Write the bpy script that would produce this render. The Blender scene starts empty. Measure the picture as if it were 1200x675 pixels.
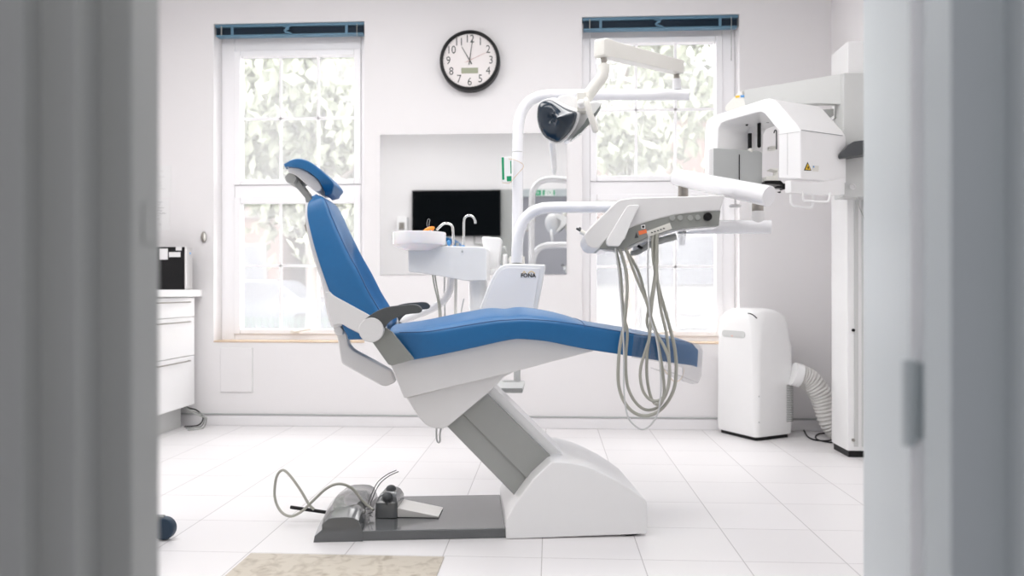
import bpy, bmesh, math, random
from mathutils import Vector, Matrix, Quaternion, noise
R = random.Random(7)
SC = bpy.context.scene
COL = SC.collection
PI = math.pi
F, U0, HV, HC = 870.0, 600.0, 341.0, 0.9
TH = math.atan(45/870)
CT, ST = math.cos(TH), math.sin(TH)
YW = 4.875          # back wall

# ---------------------------------------------------------------- sight lines -> real positions on a real plane
def ray(u, v):
    a = (u-U0)/F
    return Vector((a*CT-ST, a*ST+CT, (HV-v)/F))
def W(u, v, Y):
    d = ray(u, v); t = Y/d.y
    return Vector((t*d.x, Y, HC+t*d.z))
def FL(u, v, z=0.0):
    d = ray(u, v); t = (z-HC)/d.z
    return Vector((t*d.x, t*d.y, z))
def PL(u, v, P, dxy):
    d = ray(u, v); n = Vector((-dxy[1], dxy[0], 0))
    t = n.dot(Vector((P[0], P[1], 0)))/n.dot(Vector((d.x, d.y, 0)))
    return Vector((t*d.x, t*d.y, HC+t*d.z))
PHI = math.radians(6.5)
CO = Vector((0, 2.949, 0))
CM = Matrix.Translation(CO) @ Matrix.Rotation(PHI, 4, 'Z')
CMI = CM.inverted()
def C3(u, v, d):
    o = CMI @ Vector((0, 0, HC)); D = CMI.to_3x3() @ ray(u, v)
    t = (d-o.y)/D.y
    return o + D*t
def C2(u, v, d):
    p = C3(u, v, d); return (p.x, p.z)

# ---------------------------------------------------------------- materials
def mat(name, col, rough=.5, metal=0, spec=.5, coat=0, noise_amt=0, nscale=20, bump=0, bscale=200, emit=None, estr=1, sub=0):
    m = bpy.data.materials.new(name); m.use_nodes = True
    nt = m.node_tree; b = nt.nodes['Principled BSDF']
    b.inputs['Base Color'].default_value = (*col, 1)
    b.inputs['Roughness'].default_value = rough
    b.inputs['Metallic'].default_value = metal
    b.inputs['Specular IOR Level'].default_value = spec
    b.inputs['Coat Weight'].default_value = coat
    b.inputs['Coat Roughness'].default_value = .08
    if sub:
        b.inputs['Subsurface Weight'].default_value = sub
        b.inputs['Subsurface Scale'].default_value = .02
    tc = nt.nodes.new('ShaderNodeTexCoord')
    if noise_amt:
        n = nt.nodes.new('ShaderNodeTexNoise'); n.inputs['Scale'].default_value = nscale
        n.inputs['Detail'].default_value = 4
        r = nt.nodes.new('ShaderNodeMapRange')
        r.inputs['To Min'].default_value = 1-noise_amt; r.inputs['To Max'].default_value = 1+noise_amt
        mx = nt.nodes.new('ShaderNodeVectorMath'); mx.operation = 'SCALE'
        mx.inputs[0].default_value = col
        nt.links.new(tc.outputs['Object'], n.inputs['Vector'])
        nt.links.new(n.outputs['Fac'], r.inputs['Value'])
        nt.links.new(r.outputs['Result'], mx.inputs['Scale'])
        nt.links.new(mx.outputs['Vector'], b.inputs['Base Color'])
    if bump:
        n2 = nt.nodes.new('ShaderNodeTexNoise'); n2.inputs['Scale'].default_value = bscale
        bp = nt.nodes.new('ShaderNodeBump'); bp.inputs['Strength'].default_value = bump
        bp.inputs['Distance'].default_value = .002
        nt.links.new(tc.outputs['Object'], n2.inputs['Vector'])
        nt.links.new(n2.outputs['Fac'], bp.inputs['Height'])
        nt.links.new(bp.outputs['Normal'], b.inputs['Normal'])
    if emit:
        b.inputs['Emission Color'].default_value = (*emit, 1)
        b.inputs['Emission Strength'].default_value = estr
    return m
def clear_mat(name, col, gloss=.08, rough=.05, veil=0):
    m = bpy.data.materials.new(name); m.use_nodes = True
    nt = m.node_tree; nt.nodes.remove(nt.nodes['Principled BSDF'])
    out = nt.nodes['Material Output']
    t = nt.nodes.new('ShaderNodeBsdfTransparent'); t.inputs[0].default_value = (*col, 1)
    g = nt.nodes.new('ShaderNodeBsdfGlossy'); g.inputs['Roughness'].default_value = rough
    mx = nt.nodes.new('ShaderNodeMixShader'); mx.inputs[0].default_value = gloss
    nt.links.new(t.outputs[0], mx.inputs[1]); nt.links.new(g.outputs[0], mx.inputs[2])
    last = mx
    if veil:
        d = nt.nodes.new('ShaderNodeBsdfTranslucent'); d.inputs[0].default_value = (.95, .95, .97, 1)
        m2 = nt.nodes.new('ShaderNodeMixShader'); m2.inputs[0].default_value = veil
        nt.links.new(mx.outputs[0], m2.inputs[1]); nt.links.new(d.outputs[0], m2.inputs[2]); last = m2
    nt.links.new(last.outputs[0], out.inputs['Surface'])
    return m
M = {}
M['wall'] = mat('wall_paint', (.80, .785, .79), .7, noise_amt=.012, nscale=3, bump=.05, bscale=120)
M['wall_grey'] = mat('hall_paint', (.72, .72, .77), .7, noise_amt=.02, nscale=3)
M['ceil'] = mat('ceiling_paint', (.85, .85, .85), .8, noise_amt=.01)
M['trim'] = mat('white_gloss_trim', (.82, .81, .82), .35, noise_amt=.01)
M['upvc'] = mat('white_upvc', (.93, .925, .94), .3)
M['sill'] = mat('wooden_sill_edge', (.62, .48, .35), .5, noise_amt=.15, nscale=40)
M['jamb'] = mat('grey_door_paint', (.47, .51, .53), .45, noise_amt=.02, nscale=5)
M['jambl'] = mat('grey_green_door_paint', (.40, .41, .40), .45, noise_amt=.02, nscale=5)
M['white'] = mat('white_plastic', (.86, .86, .86), .28, coat=.25, noise_amt=.01)
M['shell'] = mat('off_white_plastic', (.74, .735, .735), .35, coat=.15, noise_amt=.012)
M['cream'] = mat('cream_plastic', (.80, .79, .74), .35)
M['enamel'] = mat('white_enamel_tube', (.88, .88, .90), .15, coat=.6)
M['blue'] = mat('blue_upholstery', (.011, .13, .33), .36, spec=.5, noise_amt=.06, nscale=60, bump=.25, bscale=500)
M['bluedk'] = mat('dark_blue_piping', (.008, .06, .18), .5, noise_amt=.03)
M['grey'] = mat('grey_painted_metal', (.27, .28, .262), .45, noise_amt=.02, nscale=30)
M['greylt'] = mat('light_grey_metal', (.35, .36, .345), .4, noise_amt=.02)
M['gloss'] = mat('glossy_grey_plastic', (.11, .116, .12), .16, coat=.5, noise_amt=.02)
M['armgrey'] = mat('dark_grey_rubber', (.075, .08, .082), .5, noise_amt=.05, bump=.1)
M['hose'] = mat('grey_green_hose', (.40, .40, .35), .4, noise_amt=.04, nscale=30)
M['hoselt'] = mat('pale_grey_hose', (.55, .56, .56), .4, noise_amt=.02)
M['black'] = mat('black_plastic', (.006, .006, .007), .35, spec=.25, noise_amt=.1)
M['screen'] = mat('black_screen', (.004, .005, .006), .7, spec=.0, noise_amt=.05)
M['chrome'] = mat('chrome', (.75, .75, .74), .14, metal=1)
M['steel'] = mat('brushed_steel', (.36, .34, .31), .28, metal=1)
M['steelp'] = mat('pedal_steel', (.72, .71, .69), .38, metal=.6, noise_amt=.03)
M['visor'] = mat('dark_visor', (.012, .024, .04), .10, coat=.0, spec=.45, noise_amt=.1)
M['visor2'] = mat('visor_rim', (.15, .17, .16), .15, coat=.8)
M['sensor'] = mat('grey_sensor_panel', (.45, .465, .46), .5, noise_amt=.01)
M['carriage'] = mat('pale_grey_panel', (.60, .61, .60), .45, noise_amt=.01)
M['darkgrey'] = mat('dark_grey_plastic', (.06, .065, .07), .35, noise_amt=.05)
M['orange'] = mat('orange_toy', (.90, .28, .02), .35, noise_amt=.1)
M['sticker'] = mat('orange_sticker', (.95, .22, .08), .5, noise_amt=.03)
M['yellow'] = mat('warning_yellow', (.85, .55, .03), .5, noise_amt=.02)
M['label'] = mat('paper_label', (.74, .73, .68), .6, noise_amt=.02)
M['paper'] = mat('paper', (.80, .80, .80), .7, noise_amt=.02)
M['green'] = mat('sign_green', (.0, .30, .13), .45, noise_amt=.02)
M['bluecup'] = mat('blue_plastic', (.08, .30, .65), .3, noise_amt=.03)
M['face'] = mat('clock_face', (.80, .76, .75), .5, noise_amt=.01)
M['lcd'] = mat('olive_display', (.32, .34, .24), .3, noise_amt=.02)
M['ink'] = mat('dark_ink', (.06, .07, .065), .6, noise_amt=.05)
M['red'] = mat('thin_red', (.45, .2, .18), .5, noise_amt=.05)
M['tan'] = mat('rubber_band', (.62, .45, .28), .6, noise_amt=.05)
M['slat'] = mat('navy_slats', (.008, .03, .06), .45, noise_amt=.05)
M['rail'] = mat('blue_rail', (.10, .21, .30), .4, noise_amt=.03)
M['frost'] = mat('frosted_bowl', (.90, .90, .91), .2, coat=.4, sub=.2)
M['clear'] = clear_mat('clear_plastic', (.95, .95, .95), .08, .12, .05)
M['glass'] = clear_mat('window_glass', (.97, .975, .98), .04, .02, .12)  # veil puts glare from outdoors into the panes as a translucent white mix
M['duct'] = mat('white_duct', (.66, .65, .63), .45, noise_amt=.03)
M['bulb'] = mat('ceiling_diffuser', (.9, .9, .9), .5, emit=(1, .98, .97), estr=4)
mir = mat('mirror_silver', (.80, .81, .81), .02, metal=1); M['mirror'] = mir

# floor tiles
def tile_mat():
    m = mat('white_floor_tiles', (.84, .82, .83), .22, noise_amt=0)
    nt = m.node_tree; b = nt.nodes['Principled BSDF']
    tc = nt.nodes.new('ShaderNodeTexCoord'); sp = nt.nodes.new('ShaderNodeSeparateXYZ')
    nt.links.new(tc.outputs['Object'], sp.inputs[0])
    def line(sock, off, per, w):
        a = nt.nodes.new('ShaderNodeMath'); a.operation = 'SUBTRACT'; a.inputs[1].default_value = off
        nt.links.new(sock, a.inputs[0])
        p = nt.nodes.new('ShaderNodeMath'); p.operation = 'PINGPONG'; p.inputs[1].default_value = per/2
        nt.links.new(a.outputs[0], p.inputs[0])
        l = nt.nodes.new('ShaderNodeMapRange'); l.interpolation_type = 'SMOOTHSTEP'
        l.inputs['From Min'].default_value = w*.4; l.inputs['From Max'].default_value = w
        l.inputs['To Min'].default_value = 1; l.inputs['To Max'].default_value = 0
        nt.links.new(p.outputs[0], l.inputs['Value'])
        # tile index
        d = nt.nodes.new('ShaderNodeMath'); d.operation = 'DIVIDE'; d.inputs[1].default_value = per
        nt.links.new(a.outputs[0], d.inputs[0])
        f = nt.nodes.new('ShaderNodeMath'); f.operation = 'FLOOR'; nt.links.new(d.outputs[0], f.inputs[0])
        return l.outputs[0], f.outputs[0]
    lx, ix = line(sp.outputs['X'], -.029, .3357, .0021)
    ly, iy = line(sp.outputs['Y'], 2.506, .3445, .0018)
    mx = nt.nodes.new('ShaderNodeMath'); mx.operation = 'MAXIMUM'
    nt.links.new(lx, mx.inputs[0]); nt.links.new(ly, mx.inputs[1])
    cb = nt.nodes.new('ShaderNodeCombineXYZ'); nt.links.new(ix, cb.inputs[0]); nt.links.new(iy, cb.inputs[1])
    wn = nt.nodes.new('ShaderNodeTexWhiteNoise'); nt.links.new(cb.outputs[0], wn.inputs['Vector'])
    r = nt.nodes.new('ShaderNodeMapRange'); r.inputs['To Min'].default_value = .975; r.inputs['To Max'].default_value = 1.02
    nt.links.new(wn.outputs['Value'], r.inputs['Value'])
    sc = nt.nodes.new('ShaderNodeVectorMath'); sc.operation = 'SCALE'; sc.inputs[0].default_value = (.80, .785, .79)
    nt.links.new(r.outputs[0], sc.inputs['Scale'])
    mix = nt.nodes.new('ShaderNodeMix'); mix.data_type = 'RGBA'
    nt.links.new(mx.outputs[0], mix.inputs['Factor']); nt.links.new(sc.outputs[0], mix.inputs['A'])
    mix.inputs['B'].default_value = (.42, .40, .40, 1)
    nt.links.new(mix.outputs['Result'], b.inputs['Base Color'])
    b.inputs['Roughness'].default_value = .33
    return m
M['tile'] = tile_mat()
def two_tone(name, c1, c2, scale, lo, hi, rough=.5, detail=5):
    m = mat(name, c1, rough); nt = m.node_tree; b = nt.nodes['Principled BSDF']
    tc = nt.nodes.new('ShaderNodeTexCoord'); n = nt.nodes.new('ShaderNodeTexNoise')
    n.inputs['Scale'].default_value = scale; n.inputs['Detail'].default_value = detail
    n.inputs['Distortion'].default_value = 1.2
    nt.links.new(tc.outputs['Object'], n.inputs['Vector'])
    r = nt.nodes.new('ShaderNodeValToRGB'); r.color_ramp.elements[0].position = lo; r.color_ramp.elements[1].position = hi
    r.color_ramp.elements[0].color = (*c1, 1); r.color_ramp.elements[1].color = (*c2, 1)
    nt.links.new(n.outputs['Fac'], r.inputs[0]); nt.links.new(r.outputs[0], b.inputs['Base Color'])
    return m
M['stone'] = two_tone('beige_stone', (.36, .31, .24), (.56, .51, .43), 16, .30, .52, .45)
M['leaf'] = two_tone('pale_leaves', (.15, .175, .115), (.255, .27, .205), 2.5, .3, .7, .6)
M['bark'] = two_tone('bark', (.14, .11, .09), (.2, .17, .15), 6, .3, .7, .8)
M['asphalt'] = two_tone('street_asphalt', (.06, .065, .07), (.08, .085, .09), 3, .3, .7, .8)
M['paving'] = two_tone('pale_pavement', (.08, .075, .07), (.10, .095, .09), 3, .3, .7, .8)
def brick_mat(name, c1, c2, mortar, s=1.0):
    m = mat(name, c1, .8); nt = m.node_tree; b = nt.nodes['Principled BSDF']
    tc = nt.nodes.new('ShaderNodeTexCoord'); mp = nt.nodes.new('ShaderNodeMapping')
    mp.inputs['Rotation'].default_value = (PI/2, 0, 0)
    br = nt.nodes.new('ShaderNodeTexBrick'); br.inputs['Scale'].default_value = 4*s
    br.inputs['Color1'].default_value = (*c1, 1); br.inputs['Color2'].default_value = (*c2, 1); br.inputs['Mortar'].default_value = (*mortar, 1)
    nt.links.new(tc.outputs['Object'], mp.inputs[0]); nt.links.new(mp.outputs[0], br.inputs[0]); nt.links.new(br.outputs[0], b.inputs['Base Color'])
    return m
M['brick'] = brick_mat('red_brick', (.15, .095, .082), (.13, .08, .07), (.14, .12, .115))
M['render'] = mat('pale_render', (.15, .135, .132), .8, noise_amt=.03, nscale=2)
M['darkpane'] = mat('far_window_glass', (.05, .055, .07), .2, noise_amt=.05)
M['greenpaint'] = mat('green_fence_paint', (.06, .10, .085), .5, noise_amt=.04)
M['car'] = mat('grey_blue_car_paint', (.09, .10, .12), .3, coat=.2)
M['signwhite'] = mat('white_shop_sign', (.19, .19, .195), .5, noise_amt=.01)
M['signgrey'] = mat('grey_letters', (.11, .11, .12), .5)
M['roof'] = mat('slate_roof', (.12, .115, .12), .7, noise_amt=.08, nscale=5)

# ---------------------------------------------------------------- mesh helpers
class MB:
    def __init__(s): s.bm = bmesh.new()
    def _merge(s, b, bevel=0, segs=2, mx=None):
        bmesh.ops.remove_doubles(b, verts=b.verts, dist=1e-6)
        bmesh.ops.recalc_face_normals(b, faces=b.faces)
        if bevel:
            es = [e for e in b.edges if len(e.link_faces) == 2 and e.calc_face_angle(0) > .35]
            bmesh.ops.bevel(b, geom=es, offset=bevel, segments=segs, profile=.5, affect='EDGES', clamp_overlap=True)
        if mx is not None: b.transform(mx)
        me = bpy.data.meshes.new('t'); b.to_mesh(me); b.free()
        s.bm.from_mesh(me); bpy.data.meshes.remove(me); return s
    def box(s, x0, x1, y0, y1, z0, z1, bevel=0, segs=2, mx=None):
        b = bmesh.new(); bmesh.ops.create_cube(b, size=1)
        for v in b.verts:
            v.co = Vector(((x0+x1)/2+v.co.x*(x1-x0), (y0+y1)/2+v.co.y*(y1-y0), (z0+z1)/2+v.co.z*(z1-z0)))
        return s._merge(b, bevel, segs, mx)
    def extrude(s, pts, vec, bevel=0, segs=2, mx=None):
        b = bmesh.new(); vec = Vector(vec)
        v0 = [b.verts.new(Vector(p)) for p in pts]; v1 = [b.verts.new(Vector(p)+vec) for p in pts]
        b.faces.new(v0); b.faces.new(list(reversed(v1)))
        n = len(pts)
        for i in range(n): b.faces.new((v0[i], v1[i], v1[(i+1) % n], v0[(i+1) % n]))
        return s._merge(b, bevel, segs, mx)
    def prism(s, pts, y0, y1, bevel=0, segs=2, mx=None):   # (x,z) polygon
        return s.extrude([(p[0], y0, p[1]) for p in pts], (0, y1-y0, 0), bevel, segs, mx)
    def rings(s, rings, cap=True, closed=False):
        b = bmesh.new(); vs = [[b.verts.new(Vector(p)) for p in r] for r in rings]; n = len(rings[0])
        m = len(rings)
        for i in range(m if closed else m-1):
            a, c = vs[i], vs[(i+1) % m]
            for k in range(n): b.faces.new((a[k], a[(k+1) % n], c[(k+1) % n], c[k]))
        if cap and not closed: b.faces.new(list(reversed(vs[0]))); b.faces.new(vs[-1])
        bmesh.ops.recalc_face_normals(b, faces=b.faces)
        me = bpy.data.meshes.new('t'); b.to_mesh(me); b.free(); s.bm.from_mesh(me); bpy.data.meshes.remove(me); return s
    def tube(s, path, r, n=14, closed=False, smooth=0, sy=1.0):
        P = [Vector(p) for p in path]
        if smooth: P = catmull(P, smooth, closed)
        m = len(P); rad = r if callable(r) else (lambda t: r)
        T = []
        for i in range(m):
            a = P[(i-1) % m] if (closed or i > 0) else P[i]; b = P[(i+1) % m] if (closed or i < m-1) else P[i]
            T.append((b-a).normalized())
        up = Vector((0, 0, 1)) if abs(T[0].z) < .9 else Vector((0, 1, 0))
        nrm = (up - T[0]*up.dot(T[0])).normalized(); rr = []
        for i in range(m):
            if i: 
                q = T[i-1].rotation_difference(T[i]); nrm = q @ nrm
                nrm = (nrm - T[i]*nrm.dot(T[i])).normalized()
            bi = T[i].cross(nrm); ri = rad(i/max(1, m-1))
            rr.append([P[i]+(nrm*math.cos(2*PI*k/n)+bi*math.sin(2*PI*k/n)*sy)*ri for k in range(n)])
        return s.rings(rr, cap=True, closed=closed)
    def lathe(s, prof, origin=(0, 0, 0), axis=(0, 0, 1), n=40):
        ax = Vector(axis).normalized(); q = Vector((0, 0, 1)).rotation_difference(ax); o = Vector(origin)
        rr = [[o+q @ Vector((max(r, 1e-5)*math.cos(2*PI*k/n), max(r, 1e-5)*math.sin(2*PI*k/n), h)) for k in range(n)] for r, h in prof]
        return s.rings(rr)
    def cyl(s, p0, p1, r, n=24, bevel=0):
        p0, p1 = Vector(p0), Vector(p1); L = (p1-p0).length
        if bevel: prof = [(r-bevel, 0), (r-bevel*.3, bevel*.3), (r, bevel), (r, L-bevel), (r-bevel*.3, L-bevel*.3), (r-bevel, L)]
        else: prof = [(r, 0), (r, L)]
        return s.lathe(prof, p0, p1-p0, n)
    def ball(s, c, rad, n=20, q=None):
        c = Vector(c); rad = Vector(rad) if hasattr(rad, '__len__') else Vector((rad,)*3)
        rr = []
        for i in range(1, n):
            a = -PI/2+PI*i/n
            ring = [Vector((rad.x*math.cos(a)*math.cos(2*PI*k/n), rad.y*math.cos(a)*math.sin(2*PI*k/n), rad.z*math.sin(a))) for k in range(n)]
            rr.append([c+(q @ p if q else p) for p in ring])
        return s.rings(rr)
    def build(s, name, m, parent=None, local=False, angle=35, smooth=True, **tags):
        me = bpy.data.meshes.new(name); s.bm.to_mesh(me); s.bm.free()
        if smooth:
            me.polygons.foreach_set('use_smooth', [True]*len(me.polygons)); me.set_sharp_from_angle(angle=math.radians(angle))
        me.materials.append(M[m] if isinstance(m, str) else m)
        o = bpy.data.objects.new(name, me); COL.objects.link(o)
        if smooth and len(me.polygons) < 3000:
            wn = o.modifiers.new('weighted_normal', 'WEIGHTED_NORMAL'); wn.keep_sharp = True; wn.weight = 80
        WM[o.name] = Matrix()
        if parent: link(o, parent, local)
        tag(o, **tags); return o
WM = {}
def link(o, parent, local=False):
    o.parent = parent
    if local: WM[o.name] = WM[parent.name]
    else: o.matrix_parent_inverse = WM[parent.name].inverted(); WM[o.name] = Matrix()
def tag(o, label=None, cat=None, group=None, kind=None):
    if label: o['label'] = label
    if cat: o['category'] = cat
    if group: o['group'] = group
    if kind: o['kind'] = kind
    return o
def empty(name, loc, label, cat, group=None, kind=None, rz=0):
    o = bpy.data.objects.new(name, None); COL.objects.link(o)
    o.location = loc; o.rotation_euler = (0, 0, rz); o.empty_display_size = .1
    WM[o.name] = Matrix.Translation(Vector(loc)) @ Matrix.Rotation(rz, 4, 'Z')
    return tag(o, label, cat, group, kind)
def catmull(P, k, closed=False):
    P = [Vector(p) for p in P]; n = len(P); out = []
    rng = n if closed else n-1
    for i in range(rng):
        p1, p2 = P[i], P[(i+1) % n]
        p0 = P[(i-1) % n] if (closed or i > 0) else p1*2-p2
        p3 = P[(i+2) % n] if (closed or i < n-2) else p2*2-p1
        for j in range(k):
            t = j/k
            out.append(.5*((2*p1)+(-p0+p2)*t+(2*p0-5*p1+4*p2-p3)*t*t+(-p0+3*p1-3*p2+p3)*t**3))
    if not closed: out.append(P[-1])
    return out
def cpoly(pts, k, corners=()):   # closed smooth polygon of 2D points
    r = catmull([Vector((p[0], p[1], 0)) for p in pts], k, True); return [(p.x, p.y) for p in r]
def cushion(stations, section, k=6, endr=(.02, .02), mirror=False):
    """stations: (B(x,z), T(x,z), halfwidth, dome, groove). section: (y, h, domek, groovek)"""
    A = catmull([Vector((s[0][0], s[0][1], s[2])) for s in stations], k)
    Bt = catmull([Vector((s[1][0], s[1][1], s[3])) for s in stations], k)
    G = catmull([Vector((s[4], 0, 0)) for s in stations], k)
    rings = []
    for a, b, g in zip(A, Bt, G):
        n = Vector((b.x-a.x, 0, b.y-a.y)); nn = n.normalized()
        ring = [Vector((a.x, y*a.z, a.y)) + n*h + nn*(dk*b.z + gk*g.x) for y, h, dk, gk in section]
        rings.append(ring)
    def capr(ring, nxt, r):
        c = sum(ring, Vector())/len(ring); cn = sum(nxt, Vector())/len(nxt); d = (c-cn).normalized(); out = []
        for q in (20, 40, 60, 78):
            a = math.radians(q)
            out.append([p+(c-p).normalized()*min(r*(1-math.cos(a)), (c-p).length*.8)+d*r*math.sin(a) for p in ring])
        return out
    e0 = capr(rings[0], rings[1], endr[0]); e1 = capr(rings[-1], rings[-2], endr[1])
    return list(reversed(e0))+rings+e1
half = [(-1, .02, 0, 0), (-1, .3, 0, 0), (-1, .6, 0, 0), (-1, .84, 0, 0), (-.99, .93, .0, 0), (-.972, .985, .03, 0), (-.94, 1.0, .12, 0), (-.89, 1, .32, 0), (-.83, 1, .42, .08), (-.775, 1, .52, .45), (-.72, 1, .62, .85), (-.6, 1, .74, 1), (-.45, 1, .86, 1), (-.25, 1, .96, .92)]
SECT = half + [(0, 1, 1, .88)] + [(-y, h, d, g) for y, h, d, g in reversed(half)] + [(.985, -.02, 0, 0), (.9, -.03, 0, 0), (.4, -.03, 0, 0), (-.4, -.03, 0, 0), (-.9, -.03, 0, 0), (-.985, -.02, 0, 0)]
BOXS = [(-1, 0, 0, 0), (-1, .5, 0, 0), (-1, 1, 0, 0), (-.5, 1, 0, 0), (0, 1, 0, 0), (.5, 1, 0, 0), (1, 1, 0, 0), (1, .5, 0, 0), (1, 0, 0, 0), (.9, -.25, 0, 0), (.5, -.5, 0, 0), (0, -.55, 0, 0), (-.5, -.5, 0, 0), (-.9, -.25, 0, 0)]

def text(body, size, loc, rot, m, parent, name, extr=.0005, align='CENTER', mx=None, sx=1, bold=0):
    c = bpy.data.curves.new(name, 'FONT'); c.body = body; c.size = size; c.extrude = extr
    c.offset = size*bold; c.align_x = align; c.align_y = 'CENTER'; c.resolution_u = 3
    o = bpy.data.objects.new(name, c)
    mt = Matrix.Translation(Vector(loc)) @ rot.to_matrix().to_4x4() @ Matrix.Diagonal((sx, 1, 1, 1))
    COL.objects.link(o); c.materials.append(M[m]); bpy.context.view_layer.update()
    dg = bpy.context.evaluated_depsgraph_get(); me = bpy.data.meshes.new_from_object(o.evaluated_get(dg))
    me.transform(mt); bpy.data.objects.remove(o)
    ob = bpy.data.objects.new(name, me); COL.objects.link(ob); WM[ob.name] = Matrix()
    link(ob, parent, False); return ob
from mathutils import Euler
FACE = Euler((PI/2, 0, 0))      # text facing -y

# ================================================================ SETTING
XR = W(974, 0, YW).x; XL = -2.86; ZC = 2.95; YF = .85
def win_open(u0, u1, v0, v1):
    a, b = W(u0, v0, YW), W(u1, v1, YW); return a.x, b.x, b.z, a.z
W1 = win_open(250.5, 427, 28, 401); W2 = win_open(682, 866.5, 21, 402)
W1 = (W1[0], W1[1], W1[2], W1[3]); W2 = (W2[0], W2[1], W1[2], W1[3])
YO = YW+.34
m = MB()
for x0, x1, z0, z1 in ((XL-.2, W1[0], 0, ZC), (W1[1], W2[0], 0, ZC), (W2[1], XR+.2, 0, ZC), (W1[0], W1[1], 0, W1[2]), (W1[0], W1[1], W1[3], ZC), (W2[0], W2[1], 0, W2[2]), (W2[0], W2[1], W2[3], ZC)):
    m.box(x0, x1, YW, YO, z0-.0, z1)
m.build('wall_back', 'wall', kind='structure', smooth=False)
MB().box(XR, XR+.2, YF, YW, 0, ZC).build('wall_right', 'wall', kind='structure', smooth=False)
MB().box(XL-.2, XL, YF, YW, 0, ZC).build('wall_left', 'wall', kind='structure', smooth=False)
MB().box(XL-.2, XR+.2, YF-.3, YO, ZC, ZC+.1).build('ceiling', 'ceil', kind='structure', smooth=False)
MB().box(XL-.2, XR+.2, -1.7, YO, -.12, 0).build('floor', 'tile', kind='structure', smooth=False)
# front wall with the doorway
jl = W(188, 341, .85).x; jr = W(1082, 341, .85).x
m = MB(); m.box(XL-.2, -.72, .62, .85, 0, ZC); m.box(.66, XR+.2, .62, .85, 0, ZC); m.box(-.72, .66, .62, .85, 2.12, ZC)
m.build('wall_front', 'wall', kind='structure', smooth=False)
pl = [(jl, .85), (jl, .79), (W(120, 0, .79).x, .79), (W(120, 0, .79).x, .745), (W(50, 0, .745).x, .745), (W(50, 0, .745).x, .715), (-.72, .715), (-.72, .85)]
MB().extrude([(x, y, 0) for x, y in pl], (0, 0, 2.12), .004, 2).build('trim_1', 'jambl', kind='structure', label='grey painted door lining and architrave at the left edge')
xr1 = W(1110, 0, .80).x; xr2 = W(1172, 0, .80).x
pr = [(jr, .85), (jr+.003, .80), (xr1, .795), (xr2, .795), (xr2+.004, .765), (.66, .765), (.66, .85)]
MB().extrude([(x, y, 0) for x, y in pr], (0, 0, 2.12), .004, 2).build('trim_2', 'jamb', kind='structure', label='grey painted door lining and architrave at the right edge')
MB().box(jl, jr, .78, .85, 2.03, 2.12).build('trim_3', 'jamb', kind='structure')
# hall
m = MB(); m.box(-1.5, -1.4, -1.7, .62, 0, 2.5); m.box(1.4, 1.5, -1.7, .62, 0, 2.5); m.box(-1.5, 1.5, -1.8, -1.7, 0, 2.5); m.box(-1.4, -.72, .60, .62, 0, 2.5); m.box(.66, 1.4, .60, .62, 0, 2.5)
m.build('wall_hall', 'wall_grey', kind='structure', smooth=False)
MB().box(-1.5, 1.5, -1.8, .62, 2.5, 2.6).build('ceiling_hall', 'ceil', kind='structure', smooth=False)
# door leaf, opened into the room past square
hx, hy = jr+.012, .875
dA = W(1066, 341, hy+.03); dB = W(1012, 341, 1.66)
dv = Vector((dB.x-dA.x, dB.y-dA.y, 0)); dn = Vector((dv.y, -dv.x, 0)).normalized()
d1 = MB().extrude([dA.xy.to_3d()+Vector((0, 0, .01)), dB.xy.to_3d()+Vector((0, 0, .01)), dB.xy.to_3d()+dn*.04+Vector((0, 0, .01)), dA.xy.to_3d()+dn*.04+Vector((0, 0, .01))], (0, 0, 2.0), .002).build('door_1', 'jamb', kind='structure', label='grey painted door standing open into the room')
MB().extrude([dA.xy.to_3d()-dv.normalized()*.003+dn*.001+Vector((0, 0, .012)), dA.xy.to_3d()-dv.normalized()*.0+dn*.001+Vector((0, 0, .012)), dA.xy.to_3d()+dn*.039+Vector((0, 0, .012)), dA.xy.to_3d()-dv.normalized()*.003+dn*.039+Vector((0, 0, .012))], (0, 0, 1.99)).build('lit_door_edge', 'upvc', d1, label='door edge strip whitened to stand for light falling on it')  # added thin slab, its white colour stands in for light on the edge
for zz in (.25, .95 if 0 else .72, 1.65):
    h = Vector((dA.x-.008, dA.y-.015, zz))
    MB().cyl(h, h+Vector((0, 0, .1)), .008).box(h.x-.0, h.x+.02, h.y+.005, h.y+.008, zz+.005, zz+.095).build('hinge', 'jamb', d1)
hb = dB.xy.to_3d()-dv.normalized()*.06; 
MB().cyl(hb+Vector((0, 0, 1.0))+dn*.04, hb+Vector((0, 0, 1.0))+dn*.09, .01).tube([hb+Vector((0, 0, 1.0))+dn*.085, hb+Vector((0, 0, 1.0))+dn*.085-dv.normalized()*.11], .009).build('door_handle', 'steel', d1)
# latch strike on left lining
sp_ = Vector((jl-.001, .82, 1.0))
MB().box(jl, jl+.0015, .812, .832, .955, 1.0).build('trim_4', 'jambl', kind='structure', label='metal strike plate on the left door lining')
# baseboards
MB().prism([(W1[0]-.55, 0), (XR, 0), (XR, .072), (W1[0]-.55, .072)], YW-.016, YW, .004).build('baseboard_back', 'trim', kind='structure')
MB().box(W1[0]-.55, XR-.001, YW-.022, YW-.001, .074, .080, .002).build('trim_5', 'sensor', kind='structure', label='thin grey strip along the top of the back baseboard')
MB().box(XR-.016, XR, YF, YW-.022, 0, .072, .004).build('baseboard_right', 'trim', kind='structure')
MB().box(XL, XR, YF, YF+.016, 0, .072).build('baseboard_front', 'trim', kind='structure') if 0 else None
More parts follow.
